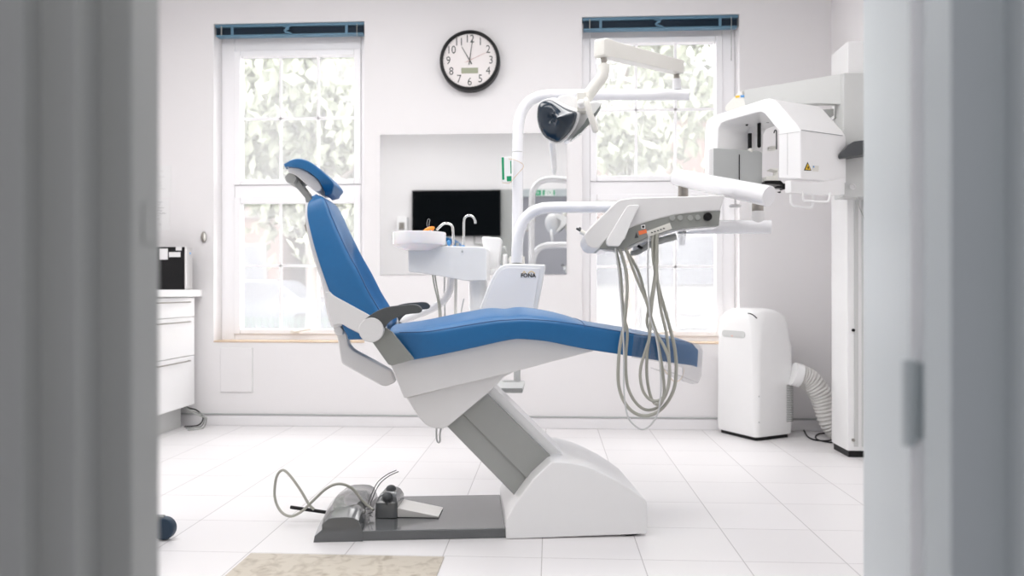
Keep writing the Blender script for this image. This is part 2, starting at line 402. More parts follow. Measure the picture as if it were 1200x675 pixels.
# windows
YG = YW+.155
def window(n, O, gu, vs, bars_u, bars_v, lab):
    x0, x1, z0, z1 = O
    root = empty('window_%d' % n, ((x0+x1)/2, YG, z0), lab, None, kind='structure')
    gx0, gx1 = W(gu[0], 0, YG).x, W(gu[1], 0, YG).x
    gz = [W(645, v, YG).z for v in vs]    # top of upper glass, bottom of upper, top of lower, bottom lower
    gz[0] = min(gz[0], z1-.06)
    m = MB(); zb = z0-.0; f0, f1 = YG-.035, YG+.035
    m.box(x0, gx0-.045, f0, f1, zb, z1, .006); m.box(gx1+.045, x1, f0, f1, zb, z1, .006)
    m.box(gx0-.045, gx1+.045, f0, f1, gz[0]+.04, z1, .006)
    m.box(gx0-.045, gx1+.045, f0, f1, gz[2]+.035, gz[1]-.035, .008); m.box(gx0-.045, gx1+.045, f0, f1, zb, gz[3]-.035, .006)
    m.build('window_frame', 'upvc', root)
    for (a, b) in ((gz[1], gz[0]), (gz[3], gz[2])):
        m = MB(); s0, s1 = YG-.05, YG+.02
        m.box(gx0-.045, gx0, s0, s1, a-.035, b+.04, .006); m.box(gx1, gx1+.045, s0, s1, a-.035, b+.04, .006)
        m.box(gx0, gx1, s0, s1, b, b+.04, .006); m.box(gx0, gx1, s0, s1, a-.035, a, .006)
        m.build('sash', 'upvc', root)
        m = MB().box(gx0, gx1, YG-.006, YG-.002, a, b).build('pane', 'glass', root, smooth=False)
    m = MB()
    for bu in bars_u:
        bx = W(bu, 0, YG).x
        for (a, b) in ((gz[1], gz[0]), (gz[3], gz[2])): m.box(bx-.009, bx+.009, YG-.02, YG-.008, a, b, .002)
    for i, bv in enumerate(bars_v):
        z = W(645, bv, YG).z; m.box(gx0, gx1, YG-.02, YG-.008, z-.009, z+.009, .002)
    m.build('glazing_bar', 'upvc', root)
    m = MB(); hx_ = (gx0+gx1)/2-.01
    for zh in (gz[3]-.015,):
        m.box(hx_-.03, hx_+.03, YG-.065, YG-.05, zh-.012, zh+.012, .004); m.tube([(hx_, YG-.07, zh), (hx_+.03, YG-.085, zh+.004), (hx_+.12, YG-.088, zh+.02)], .007, smooth=4)
    m.build('window_handle', 'cream', root)
    MB().box(x0, x1, YW-.005, YG-.03, z0-.004, z0+.006, .003).build('window_sill', 'sill', root)
    return root
window(1, W1, (285, 417), (63, 209, 237, 386), (330, 374), (136, 311), 'left white sash window with trees outside')
window(2, W2, (699, 837), (55, 208, 236, 387), (745, 791), (131, 313), 'right white sash window behind the lamp arm')
# outer reveal in front of the wall opening edges stays part of the wall

# ---------------------------------------------------------------- blinds
def blind(O, lab, wand):
    x0, x1, z0, z1 = O; yb = YW+.01
    root = empty('venetian_blind', ((x0+x1)/2, yb+.03, z1-.09), lab, 'blind', 'raised navy window blinds')
    MB().box(x0+.004, x1-.004, yb, yb+.055, z1-.022, z1-.001, .003).build('headrail', 'rail', root)
    m = MB()
    for i in range(12):
        z = z1-.028-i*.0036
        m.prism([(x0+.012, z), (x1-.012, z), (x1-.012, z-.0016), (x0+.012, z-.0016)], yb+.002, yb+.05)
    m.build('slats', 'slat', root)
    MB().box(x0+.01, x1-.01, yb, yb+.052, z1-.082, z1-.071, .003).build('bottom_rail', 'rail', root)
    for f in (.12, .88):
        x = x0+(x1-x0)*f; MB().box(x-.009, x+.009, yb-.003, yb, z1-.075, z1-.02).build('ladder_tape', 'rail', root)
    xc = x0+(x1-x0)*.49
    MB().tube([(xc-.03, yb-.004, z1-.022), (xc+.01, yb-.008, z1-.04), (xc-.02, yb-.008, z1-.055), (xc+.03, yb-.006, z1-.074)], .006, smooth=5).tube([(xc+.02, yb-.004, z1-.022), (xc-.01, yb-.01, z1-.045), (xc-.01, yb-.008, z1-.07)], .005, smooth=5).build('cord', 'rail', root)
    xw = x0+(x1-x0)*.05; MB().cyl((xw, yb-.006, z1-.075), (xw, yb-.006, z1-.015), .004).build('wand', 'greylt', root)
    xw = x0+(x1-x0)*.95; MB().cyl((xw, yb-.006, z1-(.30 if wand else .1)), (xw, yb-.006, z1-.015), .0025).build('pull_cord', 'greylt', root)
blind(W1, 'navy venetian blind drawn up at the top of the left window', 0)
blind(W2, 'navy venetian blind drawn up at the top of the right window', 1)

# ---------------------------------------------------------------- wall things
c = W(551.5, 74, YW)
ck = empty('wall_clock', (c.x, YW, c.z), 'round black-rimmed wall clock showing eleven o\'clock between the windows', 'clock')
R0 = 35.3/F*YW
MB().lathe([(R0*.96, 0), (R0, .006), (R0, .05), (R0*.985, .068), (R0*.96, .074), (R0*.905, .074), (R0*.885, .068), (R0*.88, .05), (0.001, .05)], (c.x, YW, c.z), (0, -1, 0), 64).build('rim', 'black', ck)
yf = YW-.056
MB().cyl((c.x, YW-.05, c.z), (c.x, yf, c.z), R0*.885, 64).build('dial', 'face', ck)
for h in range(1, 13):
    a = math.radians(90-h*30); r = R0*.705
    text(str(h), R0*.37, (c.x+r*math.cos(a), yf-.0006, c.z+r*math.sin(a)+0), FACE, 'ink', ck, 'numeral', .0003, sx=.85)
m = MB()
for i in range(60):
    a = math.radians(i*6); mx = Matrix.Translation((c.x, yf-.0006, c.z)) @ Matrix.Rotation(a, 4, 'Y')
    m.box(-.0008, .0008, -.0003, .0003, R0*.85, R0*.87, mx=mx)
m.build('minute_marks', 'ink', ck)
def hand(deg, L, w, tail, y, mt, nm):
    mx = Matrix.Translation((c.x, y, c.z)) @ Matrix.Rotation(math.radians(deg), 4, 'Y')
    MB().extrude([(-w, 0, -tail), (w, 0, -tail), (w*.6, 0, L), (-w*.6, 0, L)], (0, .0008, 0), mx=mx).build(nm, mt, ck)
hand(-30, R0*.52, .0035, R0*.14, yf-.003, 'ink', 'hour_hand'); hand(8, R0*.68, .003, R0*.14, yf-.005, 'ink', 'minute_hand'); hand(66, R0*.6, .0012, R0*.16, yf-.007, 'red', 'second_hand')
a, b = W(540.6, 79.6, YW-.056), W(560.2, 85.9, YW-.056); MB().box(a.x, b.x, yf-.001, yf+.001, b.z, a.z).build('display', 'lcd', ck)

a, b = W(445.5, 158, YW-.006), W(664, 321.5, YW-.006)
mr = MB().box(a.x, b.x, YW-.006, YW, b.z, a.z).build('wall_mirror', 'mirror', smooth=False, label='large frameless wall mirror between the two windows', cat='mirror')
# access panel
a, b = W(259, 407.5, YW), W(296, 459.5, YW)
ap = MB().box(a.x, b.x, YW-.010, YW, b.z, a.z, .003).build('access_panel', 'wall', label='square white access panel on the wall under the left window', cat='access panel')
MB().tube([(a.x, YW-.001, a.z), (b.x, YW-.001, a.z), (b.x, YW-.001, b.z), (a.x, YW-.001, b.z)], .0035, 8, closed=True).build('panel_edge', 'carriage', ap)
# notices
for (u0, u1, v0, v1, lab, s) in ((174, 201, 194, 231.5, 'white handwritten notice pinned high by the left wall corner', 1), (172, 198.5, 233.5, 270, 'white handwritten notice pinned low by the left wall corner', 2)):
    a, b = W(u0, v0, YW), W(u1, v1, YW)
    n = MB().box(a.x, b.x, YW-.0025, YW-.0005, b.z, a.z).build('paper_notice', 'paper', label=lab, cat='notice', group='notices on the back wall')
    m = MB()
    for k in range(9):
        z = a.z-.02-k*(a.z-b.z-.04)/9; x = a.x+.02+R.random()*.03
        m.tube([(x+i*.008, YW-.003, z+R.uniform(-.004, .004)) for i in range(R.randint(5, 12))], .0008, n=5, smooth=2)
    m.build('handwriting', 'sensor' if s == 1 else 'darkpane', n)
a = W(240, 278, YW)
g = empty('wall_holder', (a.x, YW, a.z), 'small grey oval clip mounted on the wall left of the left window', 'wall clip')
MB().ball((a.x-.003, YW-.012, a.z), (.019, .012, .037)).build('body', 'steel', g)
MB().ball((a.x+.008, YW-.02, a.z), (.009, .008, .026)).build('grip', 'label', g)

# front wall things (seen in the mirror)
def MV(u, v, Y=YF):   # a point on the front-wall plane from its mirror image
    p = W(u, v, 2*YW-Y); return Vector((p.x, Y, p.z))
a, b = MV(484, 224), MV(587, 277)
tv = MB().box(a.x, b.x, YF+.02, YF+.06, b.z, a.z, .006).build('wall_television', 'screen', label='black flat television on the doorway wall seen in the mirror', cat='television')
MB().box((a.x+b.x)/2-.15, (a.x+b.x)/2+.15, YF, YF+.02, (a.z+b.z)/2-.1, (a.z+b.z)/2+.1).build('wall_bracket', 'black', tv)
p = [MV(556, 276), MV(556, 286), MV(570, 287.5)]
MB().tube([q+Vector((0, .01, 0)) for q in p], .007).build('television_cable', 'greylt', label='grey cable running down from the television seen in the mirror', cat='cable')
a, b = MV(467, 255), MV(479, 280)
ds = empty('soap_dispenser', ((a.x+b.x)/2, YF, b.z), 'white soap dispenser on the doorway wall left of the mirrored television', 'dispenser')
MB().box(a.x, b.x, YF, YF+.1, b.z, a.z, .01).build('body', 'white', ds)
MB().box(a.x+.03, b.x-.03, YF+.1, YF+.105, b.z+.1, b.z+.19, .002).build('window_strip', 'steel', ds)
xs0, xs1 = -.25, MV(651, 0).x; zs0, zs1 = MV(645, 230).z, MV(645, 222.5).z
sg = MB().box(xs0, xs1, YF, YF+.02, zs0, zs1, .003).build('exit_sign', 'paper', label='green emergency exit sign above the doorway seen in the mirror', cat='sign')
w = xs1-xs0; zc = (zs0+zs1)/2; hh = (zs1-zs0)/2-.006
for f0, f1 in ((.98, .55), (.50, .42), (.08, .02)): MB().box(xs1-w*f0, xs1-w*f1, YF+.02, YF+.021, zc-hh, zc+hh).build('green_panel', 'green', sg)
# text faces +y (reads right way in the room)
text('EXIT', .07, (xs1-w*.25, YF+.021, zc), Euler((PI/2, 0, PI)), 'green', sg, 'lettering', .0005)
text('\u2190', .06, (xs1-w*.7, YF+.0215, zc), Euler((PI/2, 0, PI)), 'paper', sg, 'arrow', .0005)

# ================================================================ DENTAL CHAIR (local frame)
CH = empty('dental_chair', CO, 'blue upholstered reclining dental chair on a white and grey base', 'dental chair', rz=PHI)
def cp(pts, d): return [C2(u, v, d) for u, v in pts]
def cb(name, mb, m_, parent=CH, **k): return mb.build(name, m_, parent, local=True, **k)
# base plate
bp_ = cp([(418, 632.6), (418, 620.8), (600, 618.2), (600, 632)], -.23)
bp_ = [(x, max(0.0, z)) for x, z in bp_]; x0, x1 = bp_[0][0], bp_[2][0]+.1
cb('base_plate', MB().box(x0, x1, -.23, .22, 0, .036, .004, 3), 'gloss')
# front hump
xl = C2(363.3, 630, -.235)[0]; xr = C2(425.2, 632, -.235)[0]
def hump(y):
    s = (y+.235)/.47
    h = .087+.017*math.sin(PI*min(1, max(0, s*1.15)))
    if .28 < s < .62: sc = .012
    else: sc = 0
    w = xr-xl; e = .012*(1-math.sin(PI*min(1, max(0, s))))
    L = xl+e; top = L+.3*w
    pts = [(L, 0), (L+.004, .022), (L+.03*1, .045), (L+.16*w, h*.72), (L+.28*w, h*.95), (L+.42*w, h), (L+.62*w, h*1.01-sc*.6), (xr-.035, h*.98-sc), (xr-.015, h*.86-sc*1.6), (xr-.004, h*.55), (xr, .03), (xr, 0)]
    return [Vector((x, y, z)) for x, z in pts]
ys = [-.235, -.233, -.225, -.2, -.16, -.12, -.08, -.04, 0, .04, .08, .12, .16, .2, .22, .226]
rg = []
for i, y in enumerate(ys):
    r_ = hump(y)
    if i == 0 or i == len(ys)-1: r_ = [Vector((p.x, p.y, p.z*.93)) for p in r_]
    rg.append(r_)
cb('base_cover', MB().rings(rg), 'gloss', label='glossy grey rounded front cover of the base')
# main white base housing
hp = cp([(593, 633.8), (592.4, 611.5), (603, 591), (625, 561), (646, 541.5), (655, 541.3), (668, 542.3), (681, 545), (694, 549.3), (707, 554.8), (726, 564.5), (743, 575.5), (756.5, 585.5), (758.5, 590), (759, 622), (757.5, 626)], -.245)
hp[0] = (hp[0][0], .0)
cb('base_housing', MB().prism(hp, -.245, .225, .006, 3), 'white')
sl = cp([(640, 521), (650, 533), (654, 531), (643, 519)], .05)
# levelling foot under the housing
p = C3(735, 628, -.19); cb('levelling_foot', MB().cyl((p.x, -.19, 0), (p.x, -.19, max(.012, p.z)), .045, bevel=.002), 'black')
# lifting arm
cb('lift_arm', MB().prism(cp([(512, 487.5), (532, 474.5), (634, 577), (614, 592)], -.14), -.14, .14, .003), 'greylt')
cb('lift_arm', MB().prism(cp([(531.5, 474.5), (560, 451), (664, 553), (634, 578)], -.15), -.15, .15, .004), 'greylt', label='lighter grey upper link of the lifting arm')
cb('lift_arm_cover', MB().prism(cp([(556, 449), (565, 440), (664, 537), (658, 549)], -.12), -.12, .12, .003), 'white')
# white shrouds under the seat
cb('lower_shroud', MB().prism(cp([(476, 466), (604, 433), (600, 437), (591, 441.5), (576, 457), (541, 486.5), (526, 499), (519, 502), (512, 502.5), (505, 501), (499, 498), (490, 488.6)], -.2), -.2, .2, .008, 3), 'shell')
up = cp([(457, 426), (470, 420), (485, 416), (601, 394), (611, 394), (697, 409), (696, 411.5), (650, 423), (606, 435), (473.5, 467)], -.225)
cb('seat_shroud', MB().prism(up, -.225, .225, .007, 3), 'shell')
# seat and leg cushion
def st(B, T, hw, dome, gr=0): return (C2(B[0], B[1], -hw), C2(T[0], T[1], -hw), hw, dome, gr)
S = [st((484.5, 421), (461, 389.5), .25, .022), st((515, 415.5), (501, 388.5), .258, .036), st((555, 407), (546, 381.5), .26, .045, -.004),
     st((585, 400.3), (579, 376.5), .26, .046, -.004), st((600, 397.6), (598, 375), .26, .037, -.003), st((611, 397), (614, 374.3), .26, .042, -.003), st((640, 399.5), (645, 376), .258, .034, -.002),
     st((668, 405), (671, 379.3), .253, .024), st((692, 409.5), (695, 383), .248, .013), st((740, 417), (743, 391), .24, .014), st((780, 423.4), (782, 397.3), .232, .010), st((806, 427.2), (808, 401.5), .228, .007), st((814, 428.2), (815.5, 407), .222, .001)]
ringsS = cushion(S, SECT, 6, (.012, .018))
cb('seat_cushion', MB().rings(ringsS), 'blue', angle=60)
def seam(rings, idx, a=5, b=None, off=.001):
    P = [r[idx] for r in rings[a:b]]; return P
cb('seat_piping', MB().tube(seam(ringsS, 5, 5, -4), .0016, 6), 'bluedk')
for sI in (7*6, ):    # upholstery seam across the leg rest
    r_ = ringsS[4+sI+4]; cb('cross_seam', MB().tube([p for p in r_[4:23]], .0022, 6), 'bluedk')
# headrest side: backrest
SB = [st((366, 232), (372, 228.8), .125, .002), st((361.6, 237.5), (378.5, 232), .15, .006), st((360.3, 246), (383, 241.5), .165, .010), st((361.2, 257), (387.5, 254), .175, .014), st((365.5, 276), (397.5, 277), .19, .016, -.010), st((371, 296), (406.7, 296), .2, .012, -.034),
      st((378.5, 319), (419, 318.6), .21, .010, -.050), st((387, 342), (430.5, 342), .215, .010, -.055), st((396, 364), (443, 363), .22, .010, -.050), st((402, 382), (452, 379), .22, .008, -.022), st((408, 394), (446, 393), .215, .004, -.004)]
ringsB = cushion(SB, SECT, 6, (.008, .014))
cb('backrest_cushion', MB().rings(ringsB), 'blue', angle=60)
cb('backrest_piping', MB().tube(seam(ringsB, 6, 5, -4), .0022, 8), 'bluedk')
# centre pad curve on the backrest
# white shell behind the backrest
SS = [st((358.5, 240), (364, 240), .12, 0), st((358.2, 255), (365, 255), .155, 0), st((361.5, 275), (370, 275), .175, 0), st((367.5, 299), (377, 297), .185, 0), st((375.5, 322), (386, 320), .195, 0), st((381, 342), (394, 340), .205, 0), st((385.5, 365), (402, 362), .21, 0), st((390, 381), (404, 378), .21, 0)]
cb('backrest_shell', MB().rings(cushion(SS, BOXS, 5, (.01, .01))), 'shell', angle=50)
wing = cp([(381, 342.5), (386, 341.5), (389, 345), (393.5, 348), (434, 370), (440, 378), (436, 398), (430, 396), (420, 390.5), (408, 384.5), (402, 380.5), (397, 379.5), (390, 381.5), (387, 374), (384, 360)], -.232)
for s in (-1, 1):
    cb('side_bracket', MB().prism(wing, s*.232, s*.215, .004), 'shell')
cb('hinge_block', MB().prism(cp([(389.5, 381), (396, 379.5), (402, 387), (401.5, 393), (394, 393), (391.5, 390)], -.2), -.2, .2, .004), 'shell')
# white support arm behind
arm = [(394.5, 391), (407, 391), (408.5, 404), (414, 410.5), (430, 419), (458, 434.5), (463.5, 448), (453, 452.8), (447, 452.3), (401.5, 427), (399.3, 423)]
cb('support_arm', MB().prism(cp(arm, -.12), -.12, -.06, .007, 3), 'shell')
# lever on the back
cb('lever', MB().prism(cp([(357.5, 262), (360, 261), (360.5, 272), (359, 272), (357, 266)], -.15), -.15, -.13), 'steel')
# pivots, brackets, armrests
br = [(443, 381), (450, 383), (459.5, 389), (485.5, 421), (459.5, 428.3), (455, 427), (437, 401.5), (430, 396)]
ar = [(423.5, 381), (425.5, 376.5), (433, 370), (445.6, 362.7), (458, 359), (474.5, 357.3), (483, 356.8), (489, 357.5), (492.5, 359.5), (494.3, 362.2), (493.8, 365), (491, 366.8), (477, 368.4), (468, 371), (460.7, 374.3), (454.4, 379), (449, 386), (440, 392), (430, 390)]
for s in (-1, 1):
    a0, a1 = sorted((s*.262, s*.285))
    cb('arm_bracket', MB().prism(cp(br, -.28), a0, a1, .002), 'grey')
    a0, a1 = sorted((s*.268, s*.312))
    cb('armrest', MB().prism(cpoly(cp(ar, -.3), 3), a0, a1, .007, 3), 'armgrey')
    pc = C3(435, 386.8, -.32)
    cb('pivot_cap', MB().cyl((pc.x, s*.2, pc.z), (pc.x, s*.325, pc.z), 14.2/F*2.63, 48, .003), 'shell')
# headrest
hs = [((336.2, 195.3), (334.8, 190.8)), ((342, 195.3), (342.5, 186.6)), ((350, 196.2), (352.5, 185.8)), ((360, 200), (364.5, 190.2)), ((369, 206.5), (376, 198.8)), ((374.5, 212.5), (384.5, 207)), ((377.8, 218.5), (390.8, 215.5)), ((381, 225.5), (389.8, 223.5))]
HS = [st(b, t, hw, dm) for (b, t), hw, dm in zip(hs, (.10, .118, .125, .13, .13, .126, .112, .085), (.0, .003, .004, .002, 0, 0, .002, .002))]
hr = empty('h', (0, 0, 0), None, None); bpy.data.objects.remove(hr)
hc = cb('headrest_cushion', MB().rings(cushion(HS, SECT, 5, (.010, .012))), 'blue', angle=60)
hw_ = cp([(338, 196), (343, 195.5), (350, 196.5), (360, 201), (369, 207.5), (374.5, 213.5), (377.3, 220), (375, 224), (370.5, 225), (366, 222), (354, 211.8), (347.5, 206), (342, 203), (337.3, 202), (337, 199)], -.1)
cb('headrest_shell', MB().prism(hw_, -.1, .1, .008, 3), 'shell')
k0 = C3(342.3, 210, -.05); k1 = C3(359.5, 235, -.05); kk = C3(354, 226, -.05)
M['knob'] = mat('mid_grey_plastic', (.42, .43, .42), .4)
cb('headrest_knob', MB().cyl((k0.x, -.075, k0.z), (k0.x, .075, k0.z), 6.3/F*2.8, 32, .002), 'knob')
cb('headrest_stem', MB().prism(cp([(344, 216), (350, 211.5), (365, 232), (364, 238), (358, 237), (357.5, 232)], -.04), -.04, .04, .003).prism(cp([(353, 214), (356.5, 212), (358, 215), (355, 217)], -.02), -.02, .02), 'knob')
cb('drain_hook', MB().tube([C3(u, v, -.05) for u, v in ((511.5, 498), (511.5, 512), (513, 518), (515.5, 517), (515.5, 508), (517.5, 500))], .0035, 8, smooth=4), 'hoselt')
# clear plastic foot cover
fc = cp([(801, 427), (818, 429.5), (822.3, 424), (822.3, 405), (824, 412), (822, 440), (818.5, 448.5), (812, 450), (800, 447.5), (798, 444)], -.235)
m = MB()
m.prism(cp([(743, 390), (790, 397), (815, 402.5), (822, 405), (823.5, 411), (822, 440), (818, 449), (811, 450), (800, 447), (799, 431), (789, 426.8), (740, 419)], -.242), -.243, -.242)
m.prism(cp([(819, 403), (823.5, 411), (822, 440), (818, 449), (817, 449), (821, 440), (822.5, 411), (818, 403.5)], -.242), -.242, .235)
m.prism(cp([(800, 447), (811, 450), (818, 449), (818, 448), (811, 449), (800, 446)], -.242), -.242, .235)
cb('plastic_foot_cover', m, 'clear', label='clear plastic cover over the foot end')
cb('foot_cover_tape', MB().tube([C3(777, 432, -.2), C3(784, 440, -.2), C3(790, 447, -.2), C3(797, 445, -.2), C3(801, 437, -.2), C3(801.5, 430, -.2)], .0012, 6, smooth=4), 'tan')

# ---------------------------------------------------------------- foot control (stands on the base plate)
YP = 2.79
def w2(pts, Y): return [(W(u, v, Y).x, W(u, v, Y).z) for u, v in pts]
q = W(452, 609, YP)
ft = empty('foot_control', (q.x, YP+.08, .036), 'grey foot control with steel pedal standing on the chair base plate', 'foot control')
zb = .0385
def flz(pts, z): return [(x, max(z, zz)) for x, zz in pts]
bx = W(438.8, 600, YP).x; bX = W(465.3, 600, YP).x
def fring(z, ins, dy=0): 
    a, b_, y0, y1 = bx+ins, bX-ins, YP+ins+dy, YP+.15-ins
    return [Vector((x, y, z)) for x, y in rrect(a, b_, y0, y1, .014)]
def rrect(a, b, y0, y1, r, n=4):
    out = []
    for (cx, cy, s) in ((b-r, y1-r, 0), (a+r, y1-r, 1), (a+r, y0+r, 2), (b-r, y0+r, 3)):
        for k in range(n+1):
            t = (s+k/n)*PI/2; out.append((cx+r*math.cos(t), cy+r*math.sin(t)))
    return out
m = MB().rings([fring(zb, 0), fring(zb+.055, .001), fring(zb+.066, .006, .004), fring(zb+.078, .012, .018), fring(zb+.086, .022, .035)])
m.build('housing', 'gloss', ft)
for (u, v, Y) in ((454, 582, 2.80), (458.3, 573.5, 2.88)):
    p = W(u, v, Y); MB().ball(p, (.021, .019, .018)).cyl(p-Vector((0, 0, .03)), p, .010).build('control_knob', 'darkgrey', ft)
p = W(468, 579, 2.92); MB().ball(p, (.014, .012, .016)).build('side_button', 'gloss', ft)
w_ = w2([(464, 607.8), (464, 596.5), (466, 595.5), (513.7, 605.3), (513.7, 607.6)], YP+.012)
w_ = [(x, max(zz, zb)) for x, zz in w_]
MB().prism(w_, YP+.012, YP+.135, .0012).build('pedal', 'steelp', ft)
hz = [(437.5, 597.5), (434, 595), (425, 587), (412.5, 572.3), (397.5, 567), (382.5, 572.5), (365, 588.7), (352.5, 600), (340, 605), (328.7, 598.7), (322, 582.5), (323.7, 560), (331, 551), (340, 557.5), (352.5, 575), (362, 591), (368, 597)]
MB().tube([W(u, v, 2.81+.02*math.sin(i*.7)) for i, (u, v) in enumerate(hz)], .0052, 10, smooth=6).build('hose', 'hose', ft)
for k, o in enumerate((0, 2.6)):
    MB().tube([W(u+(o if i > 1 else 0), v+(o*.6 if i > 1 else 0), 2.84) for i, (u, v) in enumerate([(437, 600), (431, 602), (430, 595), (434, 582.5), (442, 566), (453, 556.5), (464.5, 551)])], .0017, 6, smooth=5).build('wire_handle', 'armgrey', ft)
MB().cyl(W(340.5, 594.3, 2.86), W(385, 600.8, 2.86), .0068, 16).build('cable_conduit', 'black', label='short black cable conduit running into the grey chair base cover', cat='cable')

# ================================================================ DENTAL UNIT behind the chair
YU = 3.42
un = empty('dental_unit', (W(600, 400, YU).x, YU+.1, .45), 'white dental water unit with spittoon bowl behind the chair', 'dental unit')
body = w2([(555, 386), (561.5, 363), (570, 340), (575.6, 326.5), (580.6, 317.7), (586, 312.2), (591, 310), (597, 309), (639.3, 310), (639, 314), (629.5, 364), (622, 405), (560, 405)], YU)
ub = MB().prism(body, YU, YU+.16, .008, 3).build('unit_body', 'white', un)
pan = w2([(566, 363), (579, 329), (584, 320), (589, 315.5), (596, 313.5), (633, 314.5), (625, 362), (620, 395), (563, 390)], YU-.003)
MB().prism(pan, YU-.004, YU+.01, .002).build('front_panel', 'enamel', un)
t = W(619, 323, YU-.006)
text('FONA', 6.6/F*YU, (t.x, t.y, t.z), FACE, 'black', un, 'brand_lettering', .0006, sx=.98, bold=.018)
for (a_, b_, h_) in ((612.6, 616, 319.2), (619, 627, 319.2)):
    P = [W(a_, h_+1, YU-.005), W((a_+b_)/2, h_-1.2, YU-.005), W(b_, h_+1.6, YU-.005)]
    MB().tube(P, .0011, 6, smooth=4).build('brand_arc', 'yellow', un)
MB().box(*[W(588, 0, YU).x, W(609, 0, YU).x], YU+.06, YU+.10, W(0, 452, YU).z, W(0, 444.5, YU).z, .003).cyl((W(605, 0, YU).x, YU+.08, W(0, 446, YU).z), (W(605, 0, YU).x, YU+.08, W(0, 400, YU).z), .016).box(W(583.5, 0, YU).x, W(614, 0, YU).x, YU-.16, YU+.1, W(0, 451, YU).z, W(0, 445.5, YU).z, .003).build('mounting_bracket', 'carriage', un)
pc = [W(606, v, YU+.07) for v in (311.5, 300.6)]
MB().cyl(pc[0], pc[1], .036, 32, .003).build('collar', 'cream', un)
# spittoon block
blk = w2([(478, 292), (500, 289), (523, 288.3), (560, 289), (568, 289.8), (570.2, 292), (570.5, 327), (569, 329), (546.6, 329.2), (522.7, 324.8), (500, 321), (480, 318.8), (478.3, 317)], YU+.05)
MB().prism(blk, YU+.05, YU+.26, .006, 3).build('spittoon_block', 'white', un)
x0, x1 = W(545, 0, YU).x, W(568.5, 0, YU).x
MB().lathe([(.045, 0), (.045, .25), (.0455, .255)], ((x0+x1)/2, YU+.15, W(0, 372, YU).z-.02), n=32).build('pedestal', 'white', un)
# bowl
bc = W(492.3, 274, YU+.1); Rb = 31.3/F*(YU+.1)
bw = MB().lathe([(.02, -.085), (Rb*.5, -.082), (Rb*.80, -.068), (Rb*.97, -.055), (Rb*.99, -.048), (Rb, .0), (Rb*.985, .004), (Rb*.96, .0), (Rb*.94, -.04), (Rb*.7, -.055), (.01, -.062)], (bc.x, bc.y-.02, bc.z), n=64).build('bowl', 'frost', un)
def fa(pts, Y, r): return MB().tube([W(u, v, Y) for u, v in pts], r, 14, smooth=5)
fa([(531.4, 290), (531.2, 280), (530.8, 269), (529, 263.8), (523.5, 261.8), (518.5, 263), (511.6, 269.6)], YU+.16, .0062).build('tap', 'chrome', un, label='low chrome tap bent over the bowl')
fa([(543.6, 290), (543.6, 275), (543.8, 259.5), (545.5, 254.3), (549.7, 252.4), (554, 254), (556.6, 258.5), (557.2, 262)], YU+.16, .0058).build('tap', 'chrome', un, label='tall chrome swan-neck tap')
p = W(526, 284.7, YU+.2); MB().ball(p, (.010, .010, .015)).build('valve_knob', 'bluecup', un)
p = W(536, 288, YU+.16); MB().cyl(p, p+Vector((0, 0, .014)), .008).build('push_button', 'greylt', un)
for u in (532.5, 543): p = W(u, 288.8, YU+.14); MB().cyl(p-Vector((0, 0, .004)), p+Vector((0, 0, .005)), .008, bevel=.001).build('tap_ring', 'bluecup', un)
p = W(541.6, 294.5, YU+.045); MB().box(p.x-.004, p.x+.004, YU+.045, YU+.048, p.z-.006, p.z+.003, .001).tube([p+Vector((-.003, 0, .002)), p+Vector((-.002, 0, .007)), p+Vector((.002, 0, .007)), p+Vector((.003, 0, .002))], .0008, 6).build('mark', 'sensor', un)
cupb = w2([(564.3, 279), (566, 277), (586, 278.5), (587.8, 281), (583.5, 315), (572, 315), (568.5, 300)], YU+.24)
MB().prism(cupb, YU+.24, YU+.34, .006, 3).build('cup_filler_housing', 'white', un)
p = W(592, 311, YU+.2); MB().cyl(p, p+Vector((0, 0, .055)), .011, bevel=.003).build('suction_socket', 'white', un)
# drain pipe and hoses below
MB().tube([W(u, v, YU+.2) for u, v in ((528.5, 320), (528, 333), (525, 345), (518, 354), (505, 362), (490, 368), (474, 374), (462, 380))], .019, 20, smooth=5).build('drain_pipe', 'enamel', un)
MB().tube([W(534.2, 322, YU+.15), W(533.8, 345, YU+.15), W(533.5, 378, YU+.15)], .0075, 10).build('hose', 'cream', un)
MB().tube([W(520.8, 322, YU+.22), W(520.8, 345, YU+.22), W(521.5, 378, YU+.22)], .004, 8).build('hose', 'hoselt', un)
for o in (0, 2.6): MB().tube([W(507+o, 322, YU+.1), W(509+o, 335, YU+.1), W(513+o*.7, 352, YU+.1), W(514.5+o*.8, 365, YU+.1), W(515+o*.8, 380, YU+.1)], .0036, 8, smooth=4).build('hose', 'hose', un)
MB().tube([W(543.5, 350, YU+.1), W(541, 362, YU+.1), W(539.5, 378, YU+.1)], .003, 8).build('hose', 'hoselt', un)
# orange thing in the bowl
a = W(496, 272.5, YU+.06); b = W(508.3, 266.8, YU+.06)
of = empty('orange_toy', a, 'small orange object with a thin wire loop lying in the spittoon bowl', 'toy')
d_ = (b-a); L = d_.length; q = Vector((1, 0, 0)).rotation_difference(d_.normalized())
MB().ball((a+b)/2, (L*.58, .012, .0135), q=q).prism([((a.x-.03), a.z-.012), (a.x-.012, a.z-.004), (a.x, a.z-.012), (a.x-.014, a.z-.02)], a.y-.004, a.y+.004, .002).build('body', 'orange', of)
p = W(504.2, 270.5, YU+.045); MB().ball(p, (.006, .004, .004)).build('white_patch', 'white', of)
MB().ball(p+Vector((0, -.003, .001)), .0028).build('eye', 'black', of)
MB().tube([W(u, v, YU+.06) for u, v in ((502, 269), (500.4, 263), (501.2, 257.5), (503, 256.6), (503.8, 258), (502.8, 263), (503.4, 269))], .0009, 6, smooth=4).build('wire_loop', 'hoselt', of)

